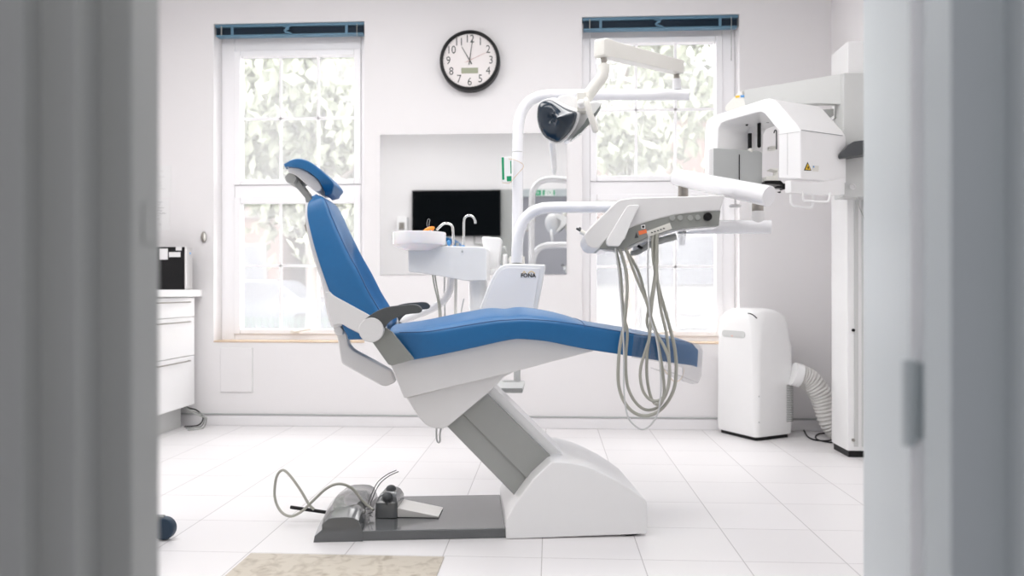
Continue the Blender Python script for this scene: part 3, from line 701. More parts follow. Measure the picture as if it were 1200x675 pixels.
# ---------------------------------------------------------------- operating lamp
YL = 3.535; RL = .0262
lp = empty('operating_lamp', W(606, 309, YL), 'white operating lamp on a curved pole behind the chair', 'lamp')
pole = [(606.3, 312), (606.3, 260), (606.6, 200), (606.8, 160), (607.8, 145), (611, 132), (618, 121), (628, 114.5), (640, 111.8), (655, 111.2), (700, 111), (750, 111), (808, 111)]
MB().tube([W(u, v, YL-(.0 if u < 650 else (u-650)*.0006)) for u, v in pole], RL, 28, smooth=6).build('pole', 'enamel', lp)
MB().lathe([(RL*1.01, -.0015), (RL*1.03, 0), (RL*1.01, .0015)], W(606.5, 178.5, YL), (0, 0, 1), 32).build('pole_ring', 'greylt', lp)
YE = YL-.09
p1, p2, p3 = W(793, 105.5, YE), W(793, 92.5, YE), W(793, 86, YE)
MB().cyl(p1, p2, .0195, 28, .004).build('swivel_cup', 'enamel', lp)
MB().cyl(p2, p3, .0135, 24).build('swivel_pin', 'steel', lp)
# spring arm
pA, pB = W(794.5, 79, YE), W(706, 57, 2.78)
dA_ = (pA-pB).normalized(); side = Vector((-dA_.y, dA_.x, 0)).normalized(); upv = Vector((0, 0, 1))
def sec(c, w, h, r=.005, n=3):
    return [c+side*x+upv*y for x, y in rrect(-w, w, -h, h, r, n)]
L = (pA-pB).length
rr = [sec(pB-dA_*.030, .012, .020), sec(pB-dA_*.028, .020, .029), sec(pB-dA_*.018, .024, .0335), sec(pB, .025, .0345), sec(pB+dA_*.07, .0245, .031), sec(pA-dA_*.05, .0245, .0305), sec(pA+dA_*.01, .0245, .031), sec(pA+dA_*.022, .021, .026), sec(pA+dA_*.025, .012, .018)]
MB().rings(rr).build('spring_arm', 'cream', lp, angle=28)
MB().tube([pB+dA_*.1-side*.0248*(-1 if side.y > 0 else 1)-upv*.008, pA-dA_*.02-side*.0248*(-1 if side.y > 0 else 1)-upv*.008], .001, 6).build('arm_groove', 'sensor', lp)
YH = 2.78
e0 = W(707.5, 67, YH)
MB().cyl(e0+Vector((0, 0, .012)), W(707.5, 76, YH), .0115, 24).build('swivel_pin', 'steel', lp)
MB().tube([W(u, v, YH) for u, v in ((707, 75.5), (707, 84), (705.5, 90), (700, 97.5), (692, 108), (685, 118.5))], .0222, 24, smooth=5).build('elbow', 'cream', lp)
# head: two reflector wings seen from the side
face = [(630.6, 124), (633.5, 120), (639.3, 117.4), (644.8, 117), (651.4, 120.3), (661.3, 126), (669, 129), (676, 131.8), (675.6, 139.5), (672, 149.3), (665.4, 158), (656.5, 165.8), (649.2, 166.3), (639.3, 161.4), (632.8, 152.6), (629.4, 141.7), (629.3, 130.7)]
fp = cpoly(face, 3)
YV = 2.70
n = len(fp); cu = sum(p[0] for p in fp)/n; cv = sum(p[1] for p in fp)/n
def fr(sc, Y, du=0, dv=0): return [W(cu+(u-cu)*sc+du, cv+(v-cv)*sc+dv, Y-((u-cu)*.0012)) for u, v in fp]
m = MB(); m.rings([fr(1.0, YV+.012), fr(.985, YV), fr(.93, YV-.012), fr(.80, YV-.026), fr(.6, YV-.036), fr(.35, YV-.042), fr(.08, YV-.044)])
m.build('visor', 'visor', lp, angle=60)
m = MB(); m.rings([fr(1.035, YV+.0, .8, .3), fr(1.06, YV+.014, 1.2, 0), fr(1.02, YV+.04, 3.5, -1.8), fr(.9, YV+.07, 6, -4.5), fr(.6, YV+.09, 9, -9), fr(.2, YV+.1, 11, -11)])
m.build('head_shell', 'white', lp, angle=60)
# bridge and second wing
top = w2([(649, 120), (656, 113.5), (667, 112), (677, 115.5), (690, 121), (700, 119.5), (704.5, 122.5), (704, 126.5), (698, 135), (688, 147), (676, 158), (665, 166.5), (660, 165), (668, 156), (674, 146), (676.5, 134), (664, 127)], YV+.05)
MB().prism(top, YV+.03, YV+.10, .008, 3).build('rear_shell', 'white', lp, angle=50)
wg = w2([(688, 139), (697, 133), (704.3, 123), (703.5, 128), (699, 135), (690, 147), (680, 157), (668, 166), (676, 155), (684, 146)], YV+.02)
MB().prism(wg, YV+.005, YV+.045, .003).build('rear_reflector', 'visor2', lp)
MB().box(*[W(676, 0, YV).x, W(687, 0, YV).x], YV-.022, YV+.03, W(0, 140, YV).z, W(0, 119, YV).z, .003).build('head_bracket', 'cream', lp)
kn = W(681.5, 122, YV-.02); MB().ball(kn, (.017, .02, .017)).build('pivot', 'white', lp)
def blade(pts, w, nm, m_='cream'):
    MB().tube([W(u, v, y) for u, v, y in pts], w, 18, smooth=5, sy=.9).build(nm, m_, lp)
blade([(686, 114.5, YV-.05), (689, 124, YV-.06), (693, 138, YV-.06), (697, 150, YV-.055), (698.3, 156, YV-.05)], lambda t: .0125*math.sqrt(max(.03, 1-(abs(t-.5)*2)**8)), 'handle')
blade([(647, 163, YV+.1), (647.8, 175, YV+.13), (649, 190, YV+.14), (650, 205, YV+.13)], lambda t: (.0155-.005*t)*math.sqrt(max(.03, 1-(abs(t-.5)*2)**10)), 'handle', 'white')

# green and white packet held to the pole
a, b = W(588.3, 185, YL-.02), W(600, 214.5, YL-.02)
pk = empty('glove_packet', (a.x, YL, b.z), 'small white and green packet strapped to the lamp pole', 'packet')
mx = Matrix.Translation((a.x, 0, a.z)) @ Matrix.Rotation(math.radians(-1.5), 4, 'Y') @ Matrix.Translation((-a.x, 0, -a.z))
MB().box(a.x, b.x, YL-.045, YL-.022, b.z, a.z, .0015, mx=mx).build('carton', 'white', pk)
w = b.x-a.x
MB().box(a.x-.0006, a.x+w*.22, YL-.0456, YL-.0215, b.z+.012, a.z-.002, mx=mx).box(a.x+w*.45, a.x+w*.93, YL-.0457, YL-.044, b.z+.004, b.z+.028, mx=mx).box(a.x+w*.84, a.x+w*.94, YL-.0457, YL-.044, b.z+.04, a.z-.02, mx=mx).build('green_print', 'green', pk)
MB().tube([W(588.5, 214, YL-.05), W(597, 214.6, YL-.05), W(603, 208, YL-.045), W(610, 200, YL-.035), W(613.4, 196, YL-.005), W(612.8, 192.5, YL-.01), W(608, 189.5, YL-.04), W(602, 187, YL-.045), W(596, 186, YL-.048)], .0012, 6, smooth=4).build('rubber_band', 'tan', pk)

# ---------------------------------------------------------------- instrument delivery tray
dt = empty('instrument_tray', W(767, 292, 2.8), 'white instrument tray with looping grey hoses on a swing arm over the chair', 'instrument tray')
YA = 3.455
ap_ = [(605.5, 308, YA), (605.8, 296, YA), (606.5, 284, YA), (609, 270, YA), (614.5, 257.5, YA), (623, 249, YA), (633, 244.8, YA), (645, 243.3, YA), (690, 243, YA), (725, 243, YA-.02), (748, 246, YA-.1), (768, 256, YA-.28), (785, 264, 2.98), (800, 266, 2.93), (830, 266, 2.90), (903.5, 266, 2.86)]
MB().tube([W(*p) for p in ap_], .0262, 28, smooth=6).build('swing_arm', 'enamel', dt)
p1, p2, p3 = W(888, 262, 2.87), W(888, 247.5, 2.87), W(888, 238, 2.87)
MB().cyl(p1, p2, .0235, 28, .003).build('swivel_cup', 'shell', dt); MB().cyl(p2, p3, .0215, 28).build('swivel_pin', 'steel', dt)
ca, cb_ = W(793, 207.8, 3.02), W(901.5, 230, 2.68)
ax = (cb_-ca).normalized(); Lc = (cb_-ca).length
MB().lathe([(.022, -.012), (.029, -.006), (.0325, 0), (.0335, .01), (.0375, Lc-.006), (.0370, Lc-.001), (.0355, Lc)], ca, ax, 48).build('spring_arm', 'enamel', dt, angle=40)
p = W(800.5, 214, 3.0); p2 = W(800.5, 232, 3.0); MB().cyl(p, p2, .020, 28).build('swivel_pin', 'steel', dt)
p = W(861.5, 228, 2.85); p2 = W(861.5, 240, 2.85); MB().cyl(p, p2, .004).lathe([(.004, -.002), (.019, 0), (.0235, .005), (.019, .011), (.004, .013)], p2-Vector((0, 0, .010)), n=28).build('brake_knob', 'shell', dt)
YT, YB = 2.68, 3.04
up_ = [(693, 291), (688, 287.5), (684.5, 280.5), (685, 274.5), (690, 268), (720.5, 238), (724, 235.3), (728, 233.6), (741, 231.7), (770, 230.6), (805, 230), (850, 228.3), (844, 247), (820, 248.8), (805, 250.2), (793, 252), (775, 255.5), (758, 260.3), (745, 264.3), (736, 268.4), (727, 273), (718, 277), (710, 281), (702, 291.3)]
MB().prism(w2(up_, YT), YT, YB, .006, 3).build('tray_housing', 'shell', dt)
lo_ = [(700, 291), (711, 280), (727, 272.5), (736.6, 267.2), (758, 259.5), (781.6, 253), (805, 249.5), (820, 248.2), (844.5, 246.5), (842.5, 264.5), (815, 265.8), (788.7, 268.6), (772, 273.8), (758, 278.5), (744, 285), (734, 290), (727, 292)]
MB().prism(w2(lo_, YT+.004), YT+.004, YB-.01, .002).build('control_panel', 'grey', dt)
un_ = [(700, 290.5), (727, 292), (734, 290), (758, 278.5), (788.7, 268.6), (815, 266), (842, 264.8), (842, 266.5), (815, 268), (792, 271), (760, 281), (736, 293), (722, 296), (708, 294)]
MB().prism(w2(un_, YT+.05), YT+.05, YB-.04, .003).build('tray_underside', 'enamel', dt)
pd = [(734.8, 241.6), (737.5, 240.3), (748.3, 240), (749.2, 241.5), (739.5, 261.5), (732.5, 279.5), (730, 282), (726.3, 287.6), (724.5, 288.6), (713, 288.2), (710.8, 286), (711, 281)]
MB().prism(w2(pd, YT-.03), YT-.03, YT+.002, .005, 3).build('front_handle', 'white', dt)
for u, v in ((787.6, 255.5), (797, 255.3), (808.7, 255.5), (817.5, 255)): p = W(u, v, YT); MB().cyl((p.x, YT-.003, p.z), (p.x, YT+.006, p.z), 3.2/F*YT, 24, .0015).build('button', 'greylt', dt)
p = W(829, 254.2, YT); MB().cyl((p.x, YT-.012, p.z), (p.x, YT+.006, p.z), 4.8/F*YT, 28, .002).build('dial_knob', 'black', dt)
def patch(pts, m_, nm, y=YT+.002): return MB().prism(w2(pts, y), y, y+.003).build(nm, m_, dt)
patch([(757.6, 271), (785, 261), (787.6, 268), (759.7, 277.6)], 'label', 'label_strip')
patch([(748, 271), (757.2, 268.6), (758.3, 272.8), (749.2, 275.5)], 'sticker', 'orange_sticker')
patch([(751.2, 263.8), (756, 263.2), (756.3, 268), (751.6, 268.3)], 'white', 'switch_plate'); p = W(753.8, 265.8, YT+.001); MB().cyl((p.x, YT-.0005, p.z), (p.x, YT+.003, p.z), .0042).build('switch', 'black', dt)
patch([(745.6, 272.2), (748.4, 278.5), (743.6, 279)], 'darkgrey', 'warning_mark')
m = MB()
for i, (u, v) in enumerate(((764, 272.5), (767.5, 271.4), (771, 270.2), (774.5, 268.9), (778, 267.7))): p = W(u, v, YT+.001); m.box(p.x-.003, p.x+.003, YT+.0005, YT+.002, p.z-.002, p.z+.002)
m.build('label_print', 'ink', dt)
# instrument tips on the left and the holders below
MB().tube([W(690, 277, 2.86), W(683, 272.5, 2.86), (W(680, 271, 2.86))], .009, 12).build('instrument', 'cream', dt)
MB().tube([W(681, 271, 2.86), W(675.5, 267.5, 2.86)], .0045, 10).build('instrument_tip', 'darkgrey', dt)
MB().tube([W(683, 273, 2.9), W(679, 266.5, 2.9)], .004, 8).build('instrument_tip', 'darkgrey', dt)
MB().tube([W(739, 296.5, 2.80), W(746, 296, 2.80), W(757, 289.5, 2.80), W(768, 284, 2.80), W(792, 277, 2.80)], lambda t: .009+.004*t, 14, smooth=4).build('instrument', 'greylt', dt)
MB().cyl(W(749.5, 291, 2.76), W(751, 288.5, 2.76), .011, 18).build('holder_clip', 'black', dt)
MB().prism(w2([(742, 290), (760, 280), (775, 276), (770, 284), (752, 293), (742, 297)], 2.83), 2.83, 2.86, .003).build('instrument_holder', 'enamel', dt)
cu_ = W(799.3, 288, 2.86); MB().lathe([(.0125, 0), (.0155, .05), (.0145, .05), (.0115, .003), (.001, .003)], cu_, n=28).build('clear_cup', 'clear', dt)
p = W(799.3, 273, 2.86); MB().cyl(p-Vector((0, 0, .002)), p+Vector((0, 0, .03)), .0165, 24, .002).build('cup_socket', 'greylt', dt)
# hoses
def hose(pts, r, Y, m_='hose', nm='hose', dy=.012):
    k = R.random()*6
    MB().tube([W(u, v, Y+dy*math.sin(i*.55+k)) for i, (u, v) in enumerate(pts)], r, 12, smooth=6).build(nm, m_, dt)
X = lambda x, y: (700+x/5.627, 390+y/5.627)
hose([(725, 289), (729, 300), (733.5, 318), (735, 338), (733.5, 360), (731, 385), X(165, 0), X(145, 120), X(137, 260), X(142, 350), X(165, 430), X(210, 500), X(270, 540), X(330, 547), X(400, 520), X(460, 460), X(505, 370), X(520, 250), X(513, 120), X(487, 0), (780, 366), (774, 345), (769.5, 325), (766, 305), (765, 285), (766, 274)], .0062, 2.70)
hose([(720.5, 289), (724, 303), (727, 320), (729, 348), (731.5, 372), X(198, 0), X(188, 150), X(190, 280), X(205, 370), X(245, 450), X(300, 500), X(355, 508), X(410, 480), X(440, 400), X(430, 250), X(410, 130), X(390, 20), (765, 381), (759, 358), (754, 338), (748, 318), (740, 303), (733, 293)], .0055, 2.72)
hose([(733, 290), (742.6, 317), (750, 336), (757, 352), (763, 372), X(400, 20), X(440, 90), X(470, 170), X(478, 270), X(465, 370), X(430, 430), X(385, 450), X(340, 435), X(300, 380), X(283, 290), X(290, 210), X(320, 110), X(345, 20), (763, 366), (766, 342), (769.5, 318), (770, 300), (770, 280), (771, 272)], .0055, 2.685)
hose([(767, 274), (768, 300), (768, 318), (764, 345), (758, 375), X(345, 0), X(330, 120), X(325, 250), X(335, 350), X(355, 430), X(380, 470)], .0055, 2.71)
hose([(770, 274), (769, 305), (771.5, 340), (775, 365), X(455, 0), X(470, 120), X(476, 250), X(465, 360), X(440, 430), X(400, 470), X(380, 468)], .0055, 2.68)
hose([(760.5, 274), (759.5, 300), (759.3, 325), (760.5, 350), (762, 372), X(390, 40), X(412, 200), X(420, 350), X(412, 460), X(395, 540), X(350, 610), X(295, 637), X(245, 610), X(205, 560), X(183, 470), X(175, 350), X(175, 200), X(172, 50), (729.5, 375), (727, 345), (725, 320), (721, 291)], .0030, 2.66, 'hoselt')

# ================================================================ PANORAMIC X-RAY UNIT
b_dir = Vector((.86, .5, 0)).normalized(); a_dir = Vector((-.82, .57, 0)).normalized()
PC = W(938, 341, 3.75); PC.z = 0
xu = empty('dental_xray_machine', (1.7, 4.2, 0), 'tall white panoramic dental x-ray machine in the right corner', 'x-ray machine')
cx0 = W(993, 341, 4.1).x; ztop = W(990, 48, 4.1).z
cx1 = XR-.012
m = MB(); m.box(cx0, cx1, 4.1, 4.33, .035, ztop, .008, 3).build('column', 'white', xu)
MB().box(cx0+.035, cx0+.055, 4.094, 4.102, .06, 1.40).box(cx0+.075, cx0+.085, 4.094, 4.102, .06, 1.40).build('column_groove', 'carriage', xu)
MB().box(cx0+.01, cx1-.01, 4.11, 4.32, 0, .035).build('column_foot', 'black', xu)
p = W(1000.5, 387, 4.09); MB().cyl((p.x, 4.09, p.z), (p.x, 4.105, p.z), .008).build('bolt', 'black', xu)
p = W(1000.5, 516, 4.09); MB().cyl((p.x, 4.09, p.z), (p.x, 4.105, p.z), .008).build('bolt', 'steel', xu)
kx0 = W(988, 0, 3.97).x
MB().box(kx0, cx1, 3.97, 4.098, W(988, 231, 3.97).z, W(988, 85, 3.97).z, .008, 3).build('carriage', 'carriage', xu)
p = W(999, 219, 3.965); MB().lathe([(.012, 0), (.016, .004), (.012, .006), (.01, .003)], (p.x, 3.967, p.z), (0, -1, 0), 24).build('carriage_emblem', 'shell', xu)
def plane_poly(pts, P, d): return [PL(u, v, P, d) for u, v in pts]
PR = Vector((kx0, 4.0, 0)); ad = Vector((-.8, .6, 0))
arm_ = [(868, 106.3), (873, 105), (992, 85.2), (992, 122.5), (960, 121.5), (900, 122.5), (873, 124)]
MB().extrude(plane_poly(arm_, PR, ad), b_dir*.10, .005, 2).build('support_arm', 'carriage', xu)
endp = [(849, 128.5), (850, 124), (864, 109), (869, 106), (873.5, 104.8), (873.5, 124.5), (868, 126.5), (852, 131)]
MB().extrude(plane_poly(endp, PR, ad), b_dir*.11, .006, 3).build('arm_end_cap', 'cream', xu)
MB().extrude([p-b_dir*.001 for p in plane_poly([(862, 112.3), (867, 111.8), (867, 114.2), (862, 114.8)], PR, ad)], -b_dir*.001).build('yellow_sticker', 'yellow', xu)
MB().extrude([p-b_dir*.001 for p in plane_poly([(868, 111.6), (872.4, 111.3), (872.4, 114), (868, 114.2)], PR, ad)], -b_dir*.001).build('blue_sticker', 'bluecup', xu)
# rotating gantry
out = [(825.5, 213), (825, 190), (825.8, 150), (827.5, 142.5), (832, 137.5), (838, 134.8), (895, 116.2), (901, 115.2), (907, 116.6), (912, 120.5), (934, 146), (938.3, 152.5), (938.5, 209.5), (912.5, 209), (912.3, 153), (896, 133.5), (892, 131.4), (886, 132), (852, 141.5), (845, 144.5), (841.5, 150.5), (840.5, 180), (840.5, 213)]
MB().extrude(plane_poly(out, PC, a_dir), b_dir*.33, .006, 3).build('gantry', 'white', xu, angle=30)
# tube head housing on the right: front cover
EB = PL(987.3, 341, PC, b_dir); EB.z = 0
MB().extrude([p for p in plane_poly([(938.8, 153.5), (987, 160), (987.2, 206), (986, 208.5), (941, 209), (938.8, 206.5)], PC, b_dir)], a_dir*.10, .005, 3).build('tube_head_cover', 'white', xu)
# seam lines
MB().tube([q-b_dir*.001 for q in plane_poly([(923, 155.8), (923, 205)], PC, a_dir)], .0008, 6).tube([q-b_dir*.001 for q in plane_poly([(912.5, 157.6), (938, 154.2)], PC, a_dir)], .0008, 6).build('housing_seam', 'sensor', xu)
off = Vector((b_dir.y, -b_dir.x, 0))*.0015
MB().tube([q+off for q in plane_poly([(939, 152.5), (987, 159)], PC, b_dir)], .0012, 6).build('housing_seam', 'darkgrey', xu)
def sticker(pts, m_, nm, k=1): return MB().extrude([q+off*k for q in plane_poly(pts, PC, b_dir)], off).build(nm, m_, xu)
sticker([(946, 190), (950.4, 200.2), (941.6, 199.8)], 'black', 'warning_triangle'); sticker([(946, 192.2), (949, 199.2), (943, 198.9)], 'yellow', 'warning_triangle_fill', 2.2); sticker([(946, 194.5), (947, 197.8), (945, 197.7)], 'black', 'warning_symbol', 3.4)
sticker([(951.6, 194), (959, 194.4), (958.6, 201.4), (951.4, 200.6)], 'label', 'rating_label'); sticker([(952.2, 194.6), (953.4, 194.7), (953.3, 196.6), (952.2, 196.5)], 'bluecup', 'label_logo', 2.2)
# lower platform with handles
PP = Vector((PC.x-.03, PC.y-.03, 0))
MB().extrude(plane_poly([(927, 211.3), (940, 213.5), (958, 213.5), (975, 211.5), (990, 208.8), (990, 228.5), (976, 229), (950, 227.5), (927, 225.8)], PC+Vector((.0, -.03, 0)), b_dir), a_dir*.03, .004, 2).build('platform', 'white', xu)
for pts, yy in (([(941.3, 224), (940.8, 231), (942.3, 234.8), (946, 235.6), (968, 236.6), (971, 235), (972.3, 231), (972.6, 226)], 3.72), ([(926.5, 228), (926.8, 236), (928.6, 240), (933, 241.6), (949, 243), (952.2, 241), (953, 236), (952.6, 228)], 3.86)):
    MB().tube([W(u, v, yy+.02*0) for u, v in pts], .0055, 12, smooth=5).build('handle', 'white', xu)
# sensor panel and chin rest
LP = PL(833, 341, PC, a_dir)-Vector((0, .05, 0)); s_dir = Vector((.95, .3, 0)).normalized(); s_n = Vector((.3, -.95, 0)).normalized()*.0015
MB().extrude(plane_poly([(835.5, 173.3), (890, 177), (892.8, 178.5), (893.3, 181), (893.3, 216), (835.5, 216)], LP, s_dir), -s_n*15, .004, 2).build('sensor_panel', 'sensor', xu)
MB().extrude([q+s_n for q in plane_poly([(865.6, 181), (866.6, 181), (866.6, 216), (865.6, 216)], LP, s_dir)], s_n).build('panel_slit', 'black', xu)
MB().extrude(plane_poly([(831, 175), (836.5, 173.5), (836.5, 216), (831, 216)], LP, s_dir), -s_n*18, .002).build('panel_edge', 'white', xu)
YR = 4.05
MB().tube([W(u, v, YR) for u, v in ((874.5, 147), (877, 143.6), (883, 142.5), (901, 142.5))], .007, 12, smooth=4).build('head_support', 'black', xu)
MB().tube([W(889.6, 142, YR), W(889.6, 170.5, YR)], .0100, 16).ball(W(889.6, 171, YR), .0101).build('temple_rod', 'black', xu)
MB().tube([W(880.5, 148, YR+.05), W(880.5, 178, YR+.05)], .0155, 16).build('rod_sleeve', 'white', xu)
MB().tube([W(878.7, 156.5, YR-.0), W(878.7, 174, YR-.0)], .0105, 14).build('temple_rod', 'black', xu)
MB().ball(W(879, 176.8, YR-.005), .0145).build('rod_tip', 'cream', xu)
MB().tube([W(u, v, YR+.05) for u, v in ((907, 156), (908, 153), (909.8, 153.4), (910, 160), (910, 175))], .0036, 10, smooth=3).build('bite_rod', 'darkgrey', xu)
MB().prism(w2([(901, 172), (905, 171), (910, 171.2), (910, 175.3), (905, 175.8), (901, 176)], YR+.05), YR+.05, YR+.08, .002).build('bite_holder', 'cream', xu)
MB().prism(w2([(896, 212), (899, 211.5), (915, 211.5), (918, 214.5), (918, 216), (896, 215.3)], YR-.05), YR-.05, YR+.08, .002).prism(w2([(908, 219), (911, 217.8), (917, 218), (917, 215), (920.5, 215), (920.5, 221.6), (917, 221.6), (917, 220.3), (908, 220)], YR-.05), YR-.05, YR+.0, .001).build('chin_rest', 'black', xu)
MB().prism(w2([(898, 206.5), (909.5, 206), (911, 200), (903, 198.2), (903, 197.2), (912, 197.5), (912.3, 211.8), (898, 211.8)], YR-.03), YR-.03, YR+.04, .002).build('chin_support', 'cream', xu)
for u in (913.8,): MB().cyl(W(u, 226, YR), W(u, 224.5, YR), .006).tube([W(911, 225.3, YR), W(915, 225.3, YR)], .002).build('adjuster', 'black', xu)
MB().prism(w2([(960.5, 128.5), (977, 127.3), (977.3, 135), (972, 138.3), (962, 130.8)], 4.05), 4.05, 4.12, .003).build('arm_bracket', 'greylt', xu)
MB().tube([W(972, 143, 4.05), W(985, 135, 4.05), W(985.5, 158, 4.05)], .0015, 6).build('cable', 'darkgrey', xu)
tp = w2([(984.5, 180.5), (995, 169.5), (1001, 165.5), (1030, 162), (1030, 178), (1000, 183), (986, 185.5), (984.3, 183.5)], 3.86)
MB().prism(tp, 3.86, 3.96, .004).build('control_handset', 'darkgrey', xu, label='dark grey control handset')
MB().tube([W(1003, 231, 3.96), W(1004, 233, 3.96), W(1008, 245, 3.96), W(1016, 262, 3.96)], .002, 6, smooth=4).build('cable', 'greylt', xu)

# ================================================================ PORTABLE AIR CONDITIONER
c0 = FL(886.5, 518.0); e1 = Vector((-.5, .866, 0)); wA = .352; e1.normalize(); e2 = Vector((e1.y, -e1.x, 0))
if e2.x < 0: e2 = -e2
dA2 = .312
ac = empty('portable_air_conditioner', c0+e1*wA/2+e2*dA2/2, 'white portable air conditioner standing between the right window and the corner', 'air conditioner')
HA = .795
def acr(z, ia, ib, r, ex=0):   # inset on front width (a) and depth (b)
    o = c0+Vector((0, 0, z)); return [o+e1*x+e2*y for x, y in rrect(ia, wA-ia, ib, dA2-ib+ex, max(.012, r), 5)]
prof = [(.022, .012, .010, .02, 0), (.03, .004, .004, .03, 0), (.10, .0, .0, .035, 0.004), (.30, .0, .0, .04, .008), (.50, .001, .0, .04, .008), (.56, .001, .0, .045, .006), (.60, .002, .0, .05, -.006), (.64, .002, .001, .05, -.012), (.70, .003, .002, .06, -.014), (.735, .007, .006, .07, -.016), (.76, .016, .014, .08, -.024), (.778, .034, .03, .08, -.034), (.790, .06, .055, .07, -.05), (HA, .10, .095, .03, -.055)]
MB().rings([acr(*p) for p in prof]).build('casing', 'white', ac, angle=45)
MB().rings([acr(0, .02, .02, .02), acr(.024, .018, .018, .02)]).build('base', 'black', ac)
def acf(x, z, o=.001): return c0+e1*x+Vector((0, 0, z))-e2*o     # front face (toward left)
def pill(x0, x1, z0, z1, o, n=6):
    r = (z1-z0)/2; pts = []
    for k in range(n+1): t = -PI/2+PI*k/n; pts.append(acf(x0+r-r*math.cos(t), (z0+z1)/2+r*math.sin(t), o))
    for k in range(n+1): t = PI/2-PI*k/n; pts.append(acf(x1-r+r*math.cos(t), (z0+z1)/2+r*math.sin(t), o))
    return pts
MB().extrude(pill(wA*.26, wA*.82, .612, .655, .0), -e2*.003).build('display_panel', 'carriage', ac)
m = MB()
for k in range(9): m.extrude([acf(wA*.33+k*.018+dx, .619+dz, .0035) for dx, dz in ((0, 0), (.008, 0), (.008, .004), (0, .004))], -e2*.0008)
m.build('indicator_marks', 'sensor', ac)
m = MB().extrude([acf(wA*.55+dx, .619+dz, .0035) for dx, dz in ((0, 0), (.012, 0), (.012, .004), (0, .004))], -e2*.001); m.build('indicator_light', 'sticker', ac)
def acs(y, z, o=.001): return c0+e2*y+Vector((0, 0, z))-e1*o      # side face (toward right)
m = MB()
for k in range(22): z = .10+k*.0105; m.extrude([acs(dA2-.065, z, .001), acs(dA2-.008, z, .001), acs(dA2-.008, z+.005, .001), acs(dA2-.065, z+.005, .001)], -e1*.001)
m.build('vent_grille', 'greylt', ac)
P = [c0+e1*(wA*.10+.02*k)+e2*(.045+.018*k*0)+Vector((0, 0, .772)) for k in range(4)]
MB().tube([W(876, 367.0, c0.y+.04), W(880, 367.8, c0.y+.03), W(884, 370.2, c0.y+.02), W(887, 373.2, c0.y+.012)], .0035, 8, smooth=4).build('top_slot', 'black', ac)
for z in (.115, .27): p = acs(.02, z, .001); MB().cyl(p+e1*.002, p-e1*.001, .004).build('screw', 'sensor', ac)
# corrugated exhaust hose
hp_ = [W(931, 440, 4.60), W(940, 441, 4.60), W(950, 447, 4.60), W(960, 460, 4.60), W(966, 475, 4.60), W(972, 492, 4.60), W(980, 503, 4.60), W(992, 512, 4.60)]
hp_ = catmull(hp_, 16); NN = len(hp_)
MB().tube(hp_, lambda t: .064+.0045*math.sin(t*NN*PI*.5), 28).build('exhaust_duct', 'duct', ac, label='ribbed white exhaust duct')
MB().tube([W(929, 438, 4.60), W(938, 440.5, 4.60)], .072, 28).build('duct_collar', 'white', ac)
# black cable on the floor
MB().tube([FL(u, v, .005) for u, v in ((934, 499), (941, 503), (946, 511), (953, 515), (964, 516.5), (975, 515.5), (985, 512), (978, 508), (962, 508), (956, 511), (958, 515), (970, 518), (990, 519))], .0045, 8, smooth=5).build('power_cable', 'black', label='black power cable coiled on the floor beside the air conditioner', cat='cable')

# ================================================================ LEFT COUNTER
XC = W(227.5, 0, 4.80).x; XWk = XC+.024
cbn = empty('drawer_cabinet', ((XL+XC)/2, 4.2, 0), 'white drawer cabinet raised above the floor along the left wall', 'cabinet')
z0c = W(227.5, 473.7, 4.80).z; z1c = .862
MB().box(XL+.005, XC-.02, 3.3, 4.815, z0c, z1c, .002).build('carcass', 'white', cbn)
dz = [z1c-.004, W(227.5, 371, 4.8).z, W(227.5, 416, 4.8).z, z0c]
for i in range(3):
    for y0, y1 in ((4.22, 4.805), (3.62, 4.214)):
        dr = MB().box(XC-.02, XC, y0, y1, dz[i+1]+.002, dz[i]-.002, .002).build('drawer', 'white', cbn)
        zz = dz[i]-.030
        MB().tube([(XC+.0, y0+.09, zz), (XC+.018, y0+.09, zz), (XC+.018, y1-.09, zz), (XC+.0, y1-.09, zz)], .004, 8).build('drawer_handle', 'steel', dr)
MB().box(XL+.005, W(212, 0, 4.8).x, 3.4, 4.80, 0, z0c).build('plinth', 'carriage', cbn)
MB().box(XL+.002, XWk, 3.25, YW-.003, z1c+.001, .908, .003).build('worktop', 'white', label='white worktop along the left wall above the drawers', cat='worktop')
# black computer on the worktop
px1 = XWk-.012; py = px1/W(218, 0, 4.6).x*4.6
zc0 = .9085; zc1 = W(218, 289.3, py).z
pcx = empty('desktop_computer', (px1-.15, py+.04, zc0), 'black computer tower standing on the white worktop at left', 'computer')
MB().box(px1-.36, px1-.012, py, py+.088, zc0, zc1, .003).build('case', 'black', pcx)
MB().box(px1-.012, px1, py+.002, py+.086, zc0+.002, zc1-.001, .003).build('front_panel', 'chrome', pcx)
p = W(224, 295.8, py+.06); MB().box(px1, px1+.001, py+.05, py+.062, zc1-.045, zc1-.032).build('power_light', 'bluecup', pcx)
a, b = W(198, 295.4, py), W(211.5, 301.2, py); MB().box(a.x, b.x, py-.001, py, b.z, a.z).build('label', 'paper', pcx)
a, b = W(206, 289.3, py), W(213, 293.5, py); MB().box(a.x, b.x, py-.001, py, b.z, a.z).build('label', 'paper', pcx)
a, b = W(184, 291, py-.03), W(194, 304, py-.03)
MB().prism([(a.x, b.z), (b.x, b.z), (b.x, a.z), (a.x, a.z)], py-.004, py-.001).build('label', 'paper', pcx)
